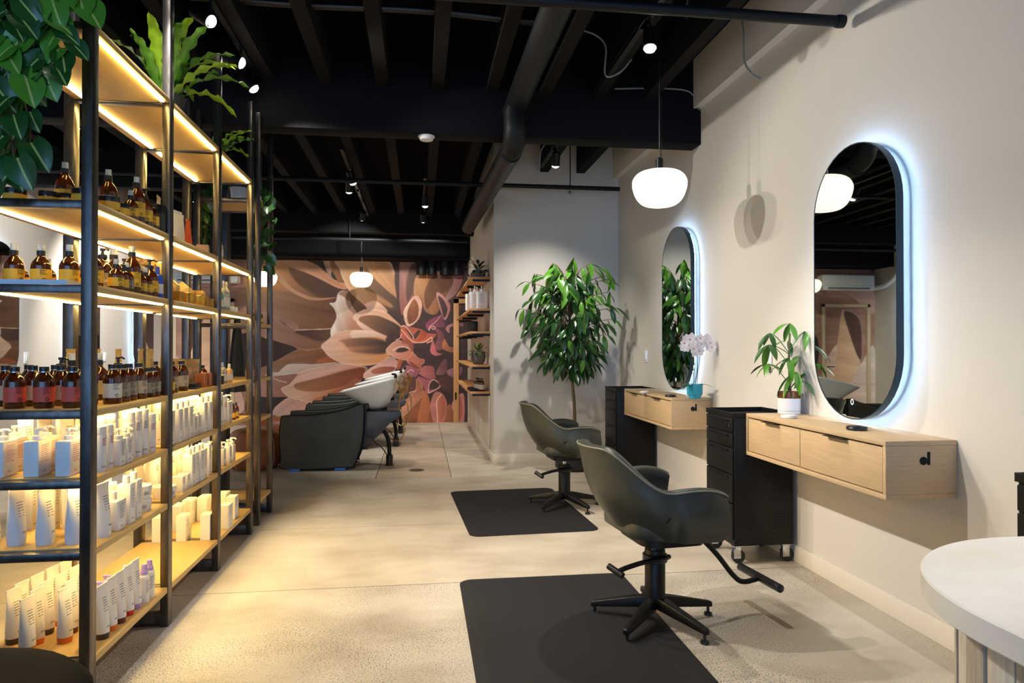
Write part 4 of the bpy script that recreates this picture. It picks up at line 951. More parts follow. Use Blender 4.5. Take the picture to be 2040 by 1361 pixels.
def can(r, h, ink='ink'):
    def f():
        t = root('white_can', ''); b = MB().lathe([(0, 0), (r*.96, 0), (r, .004), (r, h*.80), (r*.93, h*.815)], 22, cap=False).build('can_body', 'white_pack', t)
        MB().lathe([(r*.93, h*.815), (r*.95, h*.82), (r*.95, h*.985), (r*.85, h), (0, h)], 22, cap=False).build('cap', 'white_pack', t)
        cyl_print(r+.0007, A0+.2, [(h*(.74-.022*i), -.3, .5-.15*(i % 3)) for i in range(8)], EVO, h*.1, .85).build('print', ink, b, smooth=0); return t
    return f
def squeeze_tube(r, h, capmat, body='white_pack', ink='ink', up=True):
    def f():
        t = root('squeeze_tube', ''); t['category'] = 'tube'; ch_ = .022; n = 22; R = []
        for k in range(9):
            q = k/8; w = r*(1+.32*q); d = max(.0016, r*(1-q**1.5))
            R.append([(d*math.cos(2*PI*i/n), w*math.sin(2*PI*i/n), ch_+(h-ch_)*q) for i in range(n)])
        b = MB().rings(R).build('tube_body', body, t, smooth=50)
        bx(-.0022, .0022, -r*1.33, r*1.33, h-.001, h+.008).build('crimp', body, b)
        MB().lathe([(0, 0), (r*.9, 0), (r*.92, .002), (r*.99, ch_), (0, ch_)], 22, cap=False).build('cap', capmat, t)
        L = MB(); vs, fs = EVO
        def sx(z, y):
            q = (z-ch_)/(h-ch_); w = r*(1+.32*q); d = max(.0016, r*(1-q**1.5)); return d*math.sqrt(max(0, 1-(y/w)**2))+.0012
        for i in range(6):
            z = h*(.78-.05*i); e = r*.5*(1-.3*((i*3) % 4)/4)
            L.add([(sx(z, -r*.5), -r*.5, z), (sx(z, e), e, z), (sx(z+.002, e), e, z+.002), (sx(z+.002, -r*.5), -r*.5, z+.002)], [(0, 1, 2, 3)])
        L.add([(sx(h*.22+y*.8, x*.8), x*.8, h*.22+y*.8) for x, y, _ in vs], fs); L.build('print', ink, b, smooth=0); return t
    return f
def carton(dx, dy, h, mat='white_card', ink='ink'):
    def f():
        t = thing('carton', '', 'box'); b = bx(-dx, dx, -dy, dy, 0, h).build('box_body', mat, t, bevel=.0012)
        bx(-dx+.003, dx-.003, -dy-.0004, -dy+.001, h*.04, h*.98).build('flap', mat, t)
        if ink: flat_lines(dx+.0006, -dy*.6, dy*.4, h*.5, h*.85, 5, b, ink); flat_evo(dx+.0006, -dy*.1, h*.12, b, ink, .7)
        return t
    return f
def tub(r, h):
    def f():
        t = root('tub', ''); t['category'] = 'tub'; b = MB().lathe([(0, 0), (r*.9, 0), (r*.95, .004), (r*.97, h*.66), (0, h*.66)], 26, cap=False).build('tub_body', 'white_pack', t)
        MB().lathe([(0, h*.66), (r, h*.66), (r, h*.97), (r*.96, h), (0, h)], 26, cap=False).build('lid', 'white_pack', t)
        cyl_print(r*.965+.001, A0+.2, [(h*(.5-.08*i), -.2, .3) for i in range(3)]).build('print', 'ink', b, smooth=0); return t
    return f
def lilac_spray(pump):
    def f():
        t = root('lilac_bottle', ''); r, h = .021, .118
        b = MB().lathe([(0, 0), (r*.95, 0), (r, .003), (r, h*.9), (r*.9, h*.97), (r*.6, h), (0, h)], 20, cap=False).build('bottle', 'white_pack', t, smooth=50)
        cyl_print(r+.0007, A0+.2, [(h*(.78-.05*i), -.4, .5-.2*(i % 3)) for i in range(9)]).build('print', 'ink', b, smooth=0)
        if pump: pump_top(t, h, 'lilac', 1.0)
        else: MB().lathe([(0, h), (.0155, h), (.0155, h+.014), (.012, h+.016), (.0105, h+.042), (0, h+.043)], 18, cap=False).build('cap', 'lilac', t)
        return t
    return f
def gable(dx, dy, h, mat):
    def f():
        t = thing('gift_box', '', 'box'); bx(-dx, dx, -dy, dy, 0, h*.72).build('box_body', mat, t, bevel=.002)
        MB().add([(-dx, -dy, h*.72), (dx, -dy, h*.72), (dx, dy, h*.72), (-dx, dy, h*.72), (0, -dy*.7, h), (0, dy*.7, h)], [(0, 1, 4), (1, 2, 5, 4), (2, 3, 5), (3, 0, 4, 5)]).build('folded_top', mat, t, smooth=0); return t
    return f
def plain_bottle(r, h, mat, capmat, name='small_bottle'):
    def f():
        t = root(name, ''); MB().lathe([(0, 0), (r*.95, 0), (r, .003), (r, h*.7), (r*.85, h*.8), (r*.4, h*.88), (0, h*.88)], 20, cap=False).build('bottle', mat, t, smooth=50)
        MB().lathe([(0, h*.86), (r*.42, h*.86), (r*.36, h*1.14), (0, h*1.15)], 14, cap=False).build('cap', capmat, t)
        wrap(r+.0006, h*.15, h*.5, 'label_white' if mat != 'amber' else 'label_yellow', t); return t
    return f
def pouch(dx, dy, h, mat):
    def f():
        t = thing('pouch', '', 'pouch'); n = 16; R = []
        for q in (0, .05, .3, .7, .93, 1): R.append([((dx*(1-q**2.5*.96))*math.cos(2*PI*i/n), dy*(1 if abs(math.sin(2*PI*i/n)) < .5 else 1)*math.sin(2*PI*i/n)*(1+.1*q), h*q) for i in range(n)])
        b = MB().rings(R).build('bag', mat, t, smooth=50); bx(-.002, .002, -dy*1.1, dy*1.1, h-.001, h+.012).build('seal', mat, t); return t
    return f
def tray():
    t = thing('tray', '', 'tray'); bx(-.05, .05, -.07, .07, 0, .012).build('base', 'black_plastic', t, bevel=.002); bx(-.046, .046, -.066, .066, .012, .03).build('lid', 'black_metal', t, bevel=.003); return t
def panel():
    t = thing('picture_card', '', 'picture'); T = Matrix.Rotation(-.12, 4, 'X')
    bx(-.10, .08, -.004, .004, 0, .15, T).build('board', 'picture_brown', t, bevel=.001); bx(-.104, .084, .0, .006, -.0, .154, T).build('frame', 'black_plastic', t); return t
def book():
    t = thing('booklet', '', 'book'); bx(-.12, .12, -.05, .05, .001, .016).build('pages', 'paper_white', t); bx(-.122, .122, -.052, .052, 0, .0025).box(-.122, .122, -.052, .052, .015, .018).build('cover', 'paper_white', t); return t
KIND = {   # kind: (builder, description, radius for spacing)
 'sprayY': (amber_spray(.0325, .120, 'label_yellow'), 'amber spray bottle with yellow label', .0325), 'sprayYt': (amber_spray(.032, .15, 'label_yellow'), 'tall amber spray bottle, yellow label', .032),
 'sprayYs': (amber_spray(.027, .085, 'label_yellow'), 'small amber spray bottle, yellow label', .027), 'sprayGs': (amber_spray(.026, .085, 'label_grey'), 'small amber spray bottle, grey label', .026),
 'pumpY': (amber_pump(.034, .12, 'label_yellow'), 'amber pump bottle with yellow label', .034), 'pumpB': (amber_pump(.034, .135, 'label_beige'), 'amber pump bottle with beige label', .034), 'pumpS': (amber_pump(.022, .06, 'label_yellow'), 'tiny black pump bottle', .022),
 'screwY': (amber_screw(.030, .10, 'label_yellow'), 'amber bottle with yellow label', .03), 'screwC': (amber_screw(.0325, .134, 'label_coral'), 'amber bottle with coral red label', .0325), 'screwB': (amber_screw(.032, .136, 'label_beige'), 'amber bottle with beige label', .032),
 'screwW': (amber_screw(.032, .138, 'label_white'), 'amber bottle with white label', .032), 'screwG': (amber_screw(.032, .136, 'label_grey'), 'amber bottle with grey label', .032), 'screwGs': (amber_screw(.03, .115, 'label_grey'), 'small amber bottle with grey label', .03),
 'sprayB': (amber_spray(.036, .145, 'label_beige'), 'amber spray bottle with beige label', .036),
 'jarY': (jar(.036, .056, 'amber', 'label_yellow', 'black_plastic'), 'amber jar with black lid', .036), 'jarYs': (jar(.028, .046, 'amber', 'label_yellow', 'black_plastic'), 'small amber jar with black lid', .028),
 'blackcan': (jar(.036, .12, 'black_plastic', None, 'black_metal'), 'plain black canister', .036), 'goldjar': (jar(.042, .055, 'gold_foil', None, 'gold_foil'), 'round gold jar', .042), 'whitejar': (jar(.018, .03, 'white_pack', None, 'white_pack'), 'tiny white jar', .018),
 'sq': (square_pump(.025, .045, .125), 'white square pump bottle', .048), 'sqs': (square_pump(.019, .026, .10, 'ink'), 'small white square pump bottle', .033), 'sqb': (square_pump(.034, .038, .115, 'ink', pump=False), 'squat white square bottle', .048), 'sqt': (square_pump(.025, .026, .158, 'ink', pump=False), 'tall white square bottle', .034),
 'can': (can(.0235, .19), 'tall white spray can', .0235), 'canP': (can(.022, .165, 'ink_pink'), 'white can with pink print', .022), 'cans': (can(.019, .135), 'short white can', .019),
 'tube': (squeeze_tube(.030, .19, 'white_pack'), 'white squeeze tube', .036), 'tubeG': (squeeze_tube(.022, .2, 'gold_tube', 'gold_tube'), 'gold squeeze tube', .03),
 'tubeBr': (squeeze_tube(.0255, .19, 'cap_brown'), 'white tube with red brown cap', .033), 'tubeDk': (squeeze_tube(.0255, .19, 'cap_dark'), 'white tube with dark cap', .033), 'tubeOr': (squeeze_tube(.0255, .19, 'cap_orange'), 'white tube with orange cap', .033),
 'tubeRd': (squeeze_tube(.0255, .19, 'cap_red'), 'white tube with red cap', .033), 'tubeLi': (squeeze_tube(.0255, .19, 'lilac'), 'white tube with lilac cap', .033), 'tubeHo': (squeeze_tube(.026, .185, 'cap_honey'), 'white tube with honey coloured cap', .035),
 'carton': (carton(.026, .045, .14), 'white carton', .05), 'cartons': (carton(.024, .02, .075), 'small white carton', .032), 'cartonl': (carton(.027, .055, .145), 'wide white carton', .058), 'tub': (tub(.052, .055), 'wide white tub', .052),
 'lilS': (lilac_spray(False), 'white spray bottle with lilac top', .021), 'lilP': (lilac_spray(True), 'white pump bottle with lilac pump', .021),
 'gable': (gable(.035, .032, .12, 'gold_tube'), 'gold gable gift box', .048), 'spots': (carton(.034, .034, .105, 'gold_spots', None), 'spotted gold box', .048), 'gold': (carton(.022, .022, .05, 'gold_foil', None), 'little gold box', .031),
 'teal': (plain_bottle(.028, .115, 'teal_pack', 'teal_pack'), 'teal bottle', .028), 'dot': (plain_bottle(.02, .15, 'dot_pack', 'dot_pack'), 'black and white dotted bottle', .02), 'drop': (plain_bottle(.018, .09, 'amber', 'black_plastic'), 'small amber dropper bottle', .018),
 'mist': (plain_bottle(.021, .10, 'peach_pack', 'white_pack'), 'peach mist bottle with white sprayer', .021), 'glass': (plain_bottle(.03, .11, 'dot_pack', 'silver', 'patterned_bottle'), 'patterned glass bottle', .03), 'blue': (plain_bottle(.024, .12, 'blue_pack', 'blue_pack'), 'blue bottle with white label', .024),
 'pouchW': (pouch(.022, .035, .165, 'white_card'), 'white paper pouch', .038), 'pouchO': (pouch(.02, .035, .15, 'orange_pack'), 'orange pouch', .038), 'pouchK': (pouch(.022, .035, .19, 'kraft'), 'kraft pouch', .038),
 'wood': (carton(.03, .04, .045, 'peach_pack', None), 'pale wooden box', .05), 'blackbox': (carton(.024, .024, .05, 'black_plastic', None), 'black box', .034), 'copper': (carton(.025, .025, .075, 'copper', None), 'copper coloured box', .036),
 'tray': (tray, 'flat black box', .08), 'panel': (panel, 'dark brown picture card', .09), 'book': (book, 'white booklet lying flat', .1), 'white': (carton(.028, .02, .17, 'white_pack'), 'tall white carton', .035),
}
ITEMS = []
def put(kind, sh, x, y, rz=None, dz=0):
    if sh in (2, 3) and x > -1.192: x = -1.121-KIND[kind][2]
    ITEMS.append((kind, sh, x, y, rnd(-.25, .25) if rz is None else rz, dz))
def row(kind, sh, x, ys, **k):
    for y in ys: put(kind, sh, x + rnd(-.004, .004), y, **k)
def rowx(kind, sh, y, xs, **k):
    for x in xs: put(kind, sh, x, y + rnd(-.004, .004), **k)
# second shelf
put('jarY', 2, -1.335, 2.68); put('sprayYt', 2, -1.33, 2.775); put('jarYs', 2, -1.265, 2.66); put('jarY', 2, -1.195, 2.62); put('jarY', 2, -1.43, 2.64)
put('jarY', 2, -1.175, 2.735); put('jarYs', 2, -1.165, 2.82); put('sprayYt', 2, -1.215, 2.865); put('sprayYs', 2, -1.155, 2.905); put('sprayYt', 2, -1.185, 2.975); put('pumpY', 2, -1.175, 3.055); put('screwY', 2, -1.17, 3.128); put('blackcan', 2, -1.185, 3.20)
put('pouchK', 2, -1.22, 3.40); put('pouchW', 2, -1.21, 3.62); put('pouchW', 2, -1.225, 3.70); put('pouchO', 2, -1.21, 3.78); put('wood', 2, -1.175, 3.90); put('mist', 2, -1.15, 4.10); put('whitejar', 2, -1.2, 4.4)
# third shelf
put('book', 3, -1.34, 2.612, rz=0)
for x in (-1.467, -1.376, -1.28, -1.197): put('sprayY', 3, x, 2.705)
for x in (-1.495, -1.40, -1.31): put('sprayYs', 3, x, 2.80)
put('pumpS', 3, -1.45, 2.90); put('pumpS', 3, -1.35, 2.88)
put('sprayYs', 3, -1.165, 2.775); put('drop', 3, -1.155, 2.822); put('sprayGs', 3, -1.162, 2.868); put('sprayYt', 3, -1.18, 2.932); put('pumpB', 3, -1.25, 2.90); put('sprayYs', 3, -1.16, 2.997); put('sprayYs', 3, -1.16, 3.055); put('pumpY', 3, -1.17, 3.118); put('blue', 3, -1.165, 3.18); put('pumpY', 3, -1.25, 3.10); put('sprayB', 3, -1.25, 3.0)
put('gable', 3, -1.30, 3.20)
put('goldjar', 3, -1.43, 3.36); put('gable', 3, -1.20, 3.40); put('gable', 3, -1.20, 3.50); put('gold', 3, -1.145, 3.45); put('gold', 3, -1.145, 3.545); put('goldjar', 3, -1.185, 3.615); put('gable', 3, -1.21, 3.70); put('goldjar', 3, -1.17, 3.79)
for y in (3.42, 3.53, 3.64, 3.76): put('spots', 3, -1.33, y)
put('spots', 3, -1.33, 3.53, dz=.106); put('spots', 3, -1.33, 3.64, dz=.106); put('gold', 3, -1.15, 3.87); put('gold', 3, -1.15, 3.93); put('spots', 3, -1.27, 3.90)
put('spots', 3, -1.26, 4.10); put('teal', 3, -1.17, 4.11); put('dot', 3, -1.165, 4.185); put('dot', 3, -1.175, 4.245); put('whitejar', 3, -1.15, 4.30); put('whitejar', 3, -1.145, 4.36); put('whitejar', 3, -1.15, 4.42); put('blackbox', 3, -1.27, 4.36); put('blackbox', 3, -1.28, 4.45)
# fourth shelf
rowx('screwC', 4, 2.618, (-1.417, -1.32, -1.226)); rowx('screwB', 4, 2.715, (-1.50, -1.405, -1.31)); rowx('screwG', 4, 2.81, (-1.47, -1.375, -1.28)); rowx('pumpB', 4, 2.90, (-1.40, -1.31)); rowx('sprayB', 4, 2.985, (-1.40, -1.30)); put('screwG', 4, -1.22, 2.72)
put('screwW', 4, -1.165, 2.79); put('screwG', 4, -1.17, 2.878); put('screwG', 4, -1.175, 2.962); put('screwB', 4, -1.17, 3.048); put('screwGs', 4, -1.165, 3.125); put('screwGs', 4, -1.165, 3.195)
put('pumpB', 4, -1.26, 3.07); put('tubeG', 4, -1.36, 3.10); put('tubeG', 4, -1.44, 3.06); put('tubeG', 4, -1.30, 3.17); put('tubeG', 4, -1.22, 3.20)
put('tubeG', 4, -1.23, 3.33); put('screwY', 4, -1.155, 3.335); put('screwB', 4, -1.17, 3.425); put('screwB', 4, -1.25, 3.44); put('screwB', 4, -1.17, 3.565); put('tubeG', 4, -1.26, 3.56); put('tray', 4, -1.19, 3.73); put('panel', 4, -1.27, 3.90); put('copper', 4, -1.165, 3.86); put('copper', 4, -1.16, 3.94)
put('blackbox', 4, -1.155, 4.13); put('glass', 4, -1.17, 4.26); put('mist', 4, -1.155, 4.36); put('screwY', 4, -1.24, 4.12); put('blackcan', 4, -1.33, 4.2)
# fifth shelf
rowx('sq', 5, 2.625, (-1.455, -1.342, -1.238), rz=0); rowx('sq', 5, 2.725, (-1.475, -1.362, -1.258), rz=0)
rowx('tube', 5, 2.83, (-1.49, -1.42, -1.345, -1.27), rz=-.2); rowx('tube', 5, 2.925, (-1.47, -1.39, -1.30), rz=-.2); rowx('can', 5, 3.00, (-1.44, -1.37, -1.30)); rowx('white', 5, 3.10, (-1.48, -1.40, -1.32), rz=0)
put('canP', 5, -1.155, 2.665); put('canP', 5, -1.16, 2.735); put('can', 5, -1.215, 2.80); put('sqs', 5, -1.148, 2.80, rz=0); put('sqs', 5, -1.148, 2.865, rz=0); put('can', 5, -1.215, 2.88); put('can', 5, -1.165, 2.94); put('can', 5, -1.165, 3.01); put('can', 5, -1.165, 3.08); put('canP', 5, -1.16, 3.15); put('can', 5, -1.225, 3.05); put('can', 5, -1.225, 3.13)
row('sqt', 5, -1.155, (3.35, 3.435, 3.52, 3.605), rz=0); row('sqs', 5, -1.155, (3.68, 3.755), rz=0); row('sqt', 5, -1.155, (3.83, 3.91), rz=0); row('can', 5, -1.225, (3.39, 3.48, 3.57, 3.66, 3.75, 3.85, 3.93)); row('tube', 5, -1.32, (3.38, 3.48, 3.58, 3.70, 3.82, 3.92), rz=.1)
put('can', 5, -1.16, 4.10); put('can', 5, -1.16, 4.17); put('canP', 5, -1.155, 4.24); put('sq', 5, -1.165, 4.34, rz=0); put('can', 5, -1.23, 4.14); put('can', 5, -1.23, 4.22); put('drop', 5, -1.16, 4.47); put('drop', 5, -1.165, 4.56)
# sixth shelf
rowx('tube', 6, 2.63, (-1.50, -1.415, -1.318, -1.222), rz=-.12); rowx('tube', 6, 2.735, (-1.47, -1.37, -1.27), rz=-.12); rowx('white', 6, 2.84, (-1.49, -1.41, -1.33), rz=0); rowx('tube', 6, 2.935, (-1.48, -1.39, -1.30), rz=-.12)
put('tube', 6, -1.16, 2.70, rz=-.1); put('sqb', 6, -1.165, 2.80, rz=0); put('sqt', 6, -1.155, 2.895, rz=0); put('sqt', 6, -1.16, 2.975, rz=0); put('sqs', 6, -1.235, 2.83, rz=0); put('sqt', 6, -1.235, 2.92, rz=0); put('tub', 6, -1.19, 3.10); put('tub', 6, -1.19, 3.10, dz=.056); put('tub', 6, -1.31, 3.08); put('tub', 6, -1.31, 3.08, dz=.056); put('white', 6, -1.42, 3.05, rz=0); put('white', 6, -1.46, 3.15, rz=0)
put('tub', 6, -1.18, 3.37); put('cartons', 6, -1.155, 3.49, rz=0); put('cartons', 6, -1.155, 3.56, rz=0); row('sqt', 6, -1.155, (3.635, 3.70, 3.765, 3.83), rz=0); put('white', 6, -1.165, 3.93, rz=0); row('can', 6, -1.26, (3.45, 3.53, 3.61, 3.70, 3.79, 3.88)); row('tube', 6, -1.36, (3.42, 3.54, 3.66, 3.78, 3.90), rz=.2)
row('sqs', 6, -1.155, (4.11, 4.22, 4.32, 4.41), rz=0); row('sqs', 6, -1.24, (4.13, 4.25), rz=0)
# bottom shelf
rowx('tubeHo', 7, 2.62, (-1.37, -1.175), rz=-.2); rowx('tubeDk', 7, 2.70, (-1.46,), rz=-.2); rowx('tubeOr', 7, 2.69, (-1.375, -1.28), rz=-.2); rowx('tubeBr', 7, 2.775, (-1.47, -1.30), rz=-.2); rowx('tubeDk', 7, 2.775, (-1.385,), rz=-.2); rowx('tubeOr', 7, 2.86, (-1.46, -1.375, -1.29), rz=-.2); rowx('tubeRd', 7, 2.945, (-1.45, -1.365), rz=-.2); rowx('tubeLi', 7, 3.03, (-1.44, -1.355), rz=-.2); put('tubeHo', 7, -1.49, 2.61, rz=-.2)
put('tubeDk', 7, -1.162, 2.705, rz=-.12); put('tubeOr', 7, -1.165, 2.778, rz=-.12); put('tubeBr', 7, -1.162, 2.850, rz=-.12); put('tubeRd', 7, -1.162, 2.925, rz=-.12); put('tubeLi', 7, -1.162, 2.998, rz=-.12); put('lilS', 7, -1.15, 3.06); put('lilS', 7, -1.15, 3.118); put('lilS', 7, -1.22, 3.05); put('lilP', 7, -1.24, 2.86); put('lilP', 7, -1.25, 2.94); put('lilP', 7, -1.235, 2.79)
for kk, px_, py_ in (('carton', 312, 1083), ('carton', 360, 1080), ('carton', 408, 1077), ('carton', 446, 1055), ('cartonl', 349, 1058), ('cartonl', 372, 1045), ('cartonl', 402, 1038), ('carton', 459, 1036), ('cartonl', 441, 1030)):
    q_ = onz(px_, py_, .178); put(kk, 7, q_.x, q_.y+.047, rz=0)
ORD = 'first second third fourth fifth sixth seventh eighth ninth tenth eleventh twelfth'.split()
SHN = ('top', 'second', 'third', 'fourth', 'fifth', 'sixth', 'bottom'); BAY = ('near', 'middle', 'far')
buckets = {}
for it in ITEMS:
    b = 0 if it[3] < 3.24 else 1 if it[3] < 4.0 else 2
    buckets.setdefault((it[0], it[1], b), []).append(it)
PROTO = {}
for (kind, sh, b), L in buckets.items():
    fn, desc, rad = KIND[kind]
    L.sort(key=lambda i: (round(pxof(i[2], i[3])), i[5]))
    for n, it in enumerate(L):
        lab = desc + (', ' + ORD[n] + ' from left' if len(L) > 1 else '') + ' on ' + SHN[sh-1] + ' shelf, ' + BAY[b] + ' bay'
        loc = (it[2], it[3], ZS[sh-1]+it[5])
        if kind not in PROTO: r = PROTO[kind] = fn(); r.location = loc; r.rotation_euler = (0, 0, it[4])
        else: r = dup(PROTO[kind], loc, it[4])
        r['label'] = lab; r['group'] = desc.split(',')[0] + ' copies'
u = dup(PROTO['screwY'], (-1.22, 5.15, 1.42), 0, 'amber bottle with yellow label on the narrow unlit shelving', 'amber bottle with yellow label copies')
u = dup(PROTO['drop'], (-1.17, 5.24, 1.42), 0, 'small amber dropper bottle on the narrow unlit shelving', 'small amber dropper bottle copies')
# ---------------------------------------------------------------- plants
LEAF = {}
def leafk(key, *a, **k):
    if key not in LEAF: LEAF[key] = leaf_mesh('leaf', *a, **k)
    return LEAF[key]
def pot(t, prof, mat, soil_r, soil_z, name='pot'):
    MB().lathe(prof, 28, cap=False).build(name, mat, t, smooth=45)
    MB().lathe([(soil_r, soil_z-.012), (soil_r, soil_z), (0, soil_z+.004)], 20, cap=False).build('soil', 'soil', t)
def add_leaf(t, me, pos, d, up=(0, 0, 1), s=1.0, name='leaf'): return link(name, me, t, mtx=aim(pos, d, up, s))
# heart-leaf philodendron trailing from the top shelf over the end frame
def philodendron():
    o = Vector((-1.36, 2.66, 2.372)); t = thing('trailing_philodendron', 'heart leaved philodendron trailing over the near shelf end, top left', 'plant', o)
    pot(t, [(0, 0), (.07, 0), (.085, .12), (.09, .125), (.08, .125), (.076, .1)], 'pot_dark', .077, .11)
    big = leafk('hd', .094, .082, 'leaf_dark', 'heart', .3, .25, rib=True); mid = leafk('hc', .09, .074, 'leaf_cream', 'heart', .35, .3, rib=True); br = leafk('hm', .094, .082, 'leaf_mid', 'heart', .25, .2, rib=True)
    R = random.Random(4)
    vines = [  # end points in photo pixels at the plane just in front of the end frame
        [(60, 20), (50, 90), (20, 150), (10, 215), (30, 300), (10, 370)], [(75, 10), (70, 60), (55, 110), (48, 190), (60, 260), (55, 330)],
        [(95, 5), (100, 40), (120, 70), (140, 100), (100, 120)], [(40, 5), (20, 50), (5, 120), (-20, 190)], [(20, -10), (-10, 60), (-30, 160), (-40, 260)],
        [(110, -20), (150, -5), (165, 15)], [(85, 0), (60, 130), (85, 150), (110, 130)], [(30, 20), (45, 160), (20, 250), (35, 345)]]
    for vi, V in enumerate(vines):
        Yv = 2.44-.018*(vi % 4)
        P = [Vector((-.02+.01*vi, -.05, .14)), Vector((0.0, -.15, .12))] + [ony(x, y, Yv) - o for x, y in V]
        S = spline(P, 7); MB().tube(S, .0032, 6).build('vine', 'vine', t)
        k = 9
        while k < len(S):
            p = S[k]; side = 1 if (k//3) % 2 else -1
            d = Vector((side*R.uniform(.25, .8), -R.uniform(.05, .4), -R.uniform(.5, 1.1)))
            up = Vector((R.uniform(-.25, .35), -1, R.uniform(.1, .7))); me = (big, big, br, mid, big, br)[R.randrange(6)]
            q = p + Vector((side*.02, -.02, .0)); MB().tube([p, p.lerp(q, .5)+Vector((0, 0, .008)), q], .0018, 5).build('stalk', 'vine', t)
            add_leaf(t, me, q, d, up, R.uniform(.75, 1.2)); k += 3
    for k in range(12):
        p = Vector((R.uniform(-.2, .06), -.2-R.uniform(0, .06), R.uniform(-.12, .24))); d = Vector((R.uniform(-.7, .7), -.4, -R.uniform(.2, 1)))
        MB().tube([p*.3+Vector((0, -.04, .1)), p*.7+Vector((0, 0, .06)), p], .0022, 5).build('stalk', 'vine', t)
        add_leaf(t, (big, br, big, mid)[k % 4], p, d, (R.uniform(-.3, .3), -1, .5), R.uniform(.8, 1.15))
philodendron()
# bird's-nest ferns on the top shelf
def frond(L, Wd, mat, curl, seed):
    R = random.Random(seed); n = 16; vs, fs = [], []
    for k in range(n+1):
        t = k/n; w = Wd/2*(math.sin(PI*(t*.93+.07))**.6)*(1+.12*math.sin(k*2.6)); a = curl*t*t
        x = L*(t-.25*curl*t**3*.35); z = L*(.30*math.sin(t*1.6)) - L*curl*.42*t**2.2
        wv = .012*math.sin(k*1.9+seed)
        vs += [(x, w, z+wv+.15*w), (x, w*.45, z+.3*wv), (x, 0, z-.004), (x, -w*.45, z-.3*wv), (x, -w, z-wv+.15*w)]
    for k in range(n):
        for i in range(4): fs.append((k*5+i, k*5+i+1, k*5+i+6, k*5+i+5))
    me = bpy.data.meshes.new('frond'); me.from_pydata(vs, [], fs); me.materials.append(M[mat]); me.polygons.foreach_set('use_smooth', [True]*len(me.polygons)); return me
def fern(loc, label, s, n, seed, pm='pot_dark'):
    t = thing('fern', label, 'fern', loc, group='ferns on the top shelf'); R = random.Random(seed)
    pot(t, [(0, 0), (.055*s, 0), (.07*s, .085*s), (.074*s, .09*s), (.064*s, .09*s), (.06*s, .07*s)], pm, .061*s, .08*s)
    F = [frond(.30*s, .045*s, m, c, k) for k, (m, c) in enumerate((('leaf_bright', .7), ('leaf_mid', .9), ('leaf_bright', 1.15), ('leaf_mid', .45)))]
    for k in range(n):
        a = 2*PI*k/n*1.618*1.0 + R.uniform(-.2, .2); el = R.uniform(-.05, 1.0)
        d = (math.cos(a)*math.cos(el), math.sin(a)*math.cos(el), math.sin(el))
        add_leaf(t, F[k % 4], (math.cos(a)*.02*s, math.sin(a)*.02*s, .08*s), d, (0, 0, 1), R.uniform(.75, 1.15), 'frond')
fern((-1.27, 3.60, 2.372), 'large bright green crinkled fern on the top shelf behind the second post', 1.4, 26, 2)
fern((-1.29, 4.52, 2.372), 'smaller bright fern on the top shelf of the far bay', .92, 17, 5, 'pot_white')
# trailing plant on the narrow unit
t = thing('trailing_pothos', 'trailing pothos on top of the narrow unlit shelving', 'plant', (-1.30, 5.18, 2.30)); R = random.Random(9)
pot(t, [(0, 0), (.06, 0), (.07, .1), (.074, .105), (.064, .105), (.06, .09)], 'pot_white', .062, .095)
pl = leafk('pothos', .085, .065, 'leaf_mid', 'heart', .3, .2); pd = leafk('pothosd', .085, .065, 'leaf_dark', 'heart', .3, .2)
for v in range(6):
    x, y = (-.24, .18)[v % 2]+R.uniform(-.05, .05), R.uniform(-.12, .12)
    P = [(0, 0, .11), (x*.6, y*.6, .13), (x, y, 0), (x*1.05, y, -.25), (x+R.uniform(-.04, .04), y, -.5)]
    S = spline(P, 6); MB().tube(S, .0028, 5).build('vine', 'vine', t)
    for k in range(5, len(S), 2): add_leaf(t, (pl, pd)[k % 2], S[k], (R.uniform(-1, 1), R.uniform(-1, .2), -R.uniform(.3, 1)), (0, -1, .6), R.uniform(.8, 1.2))
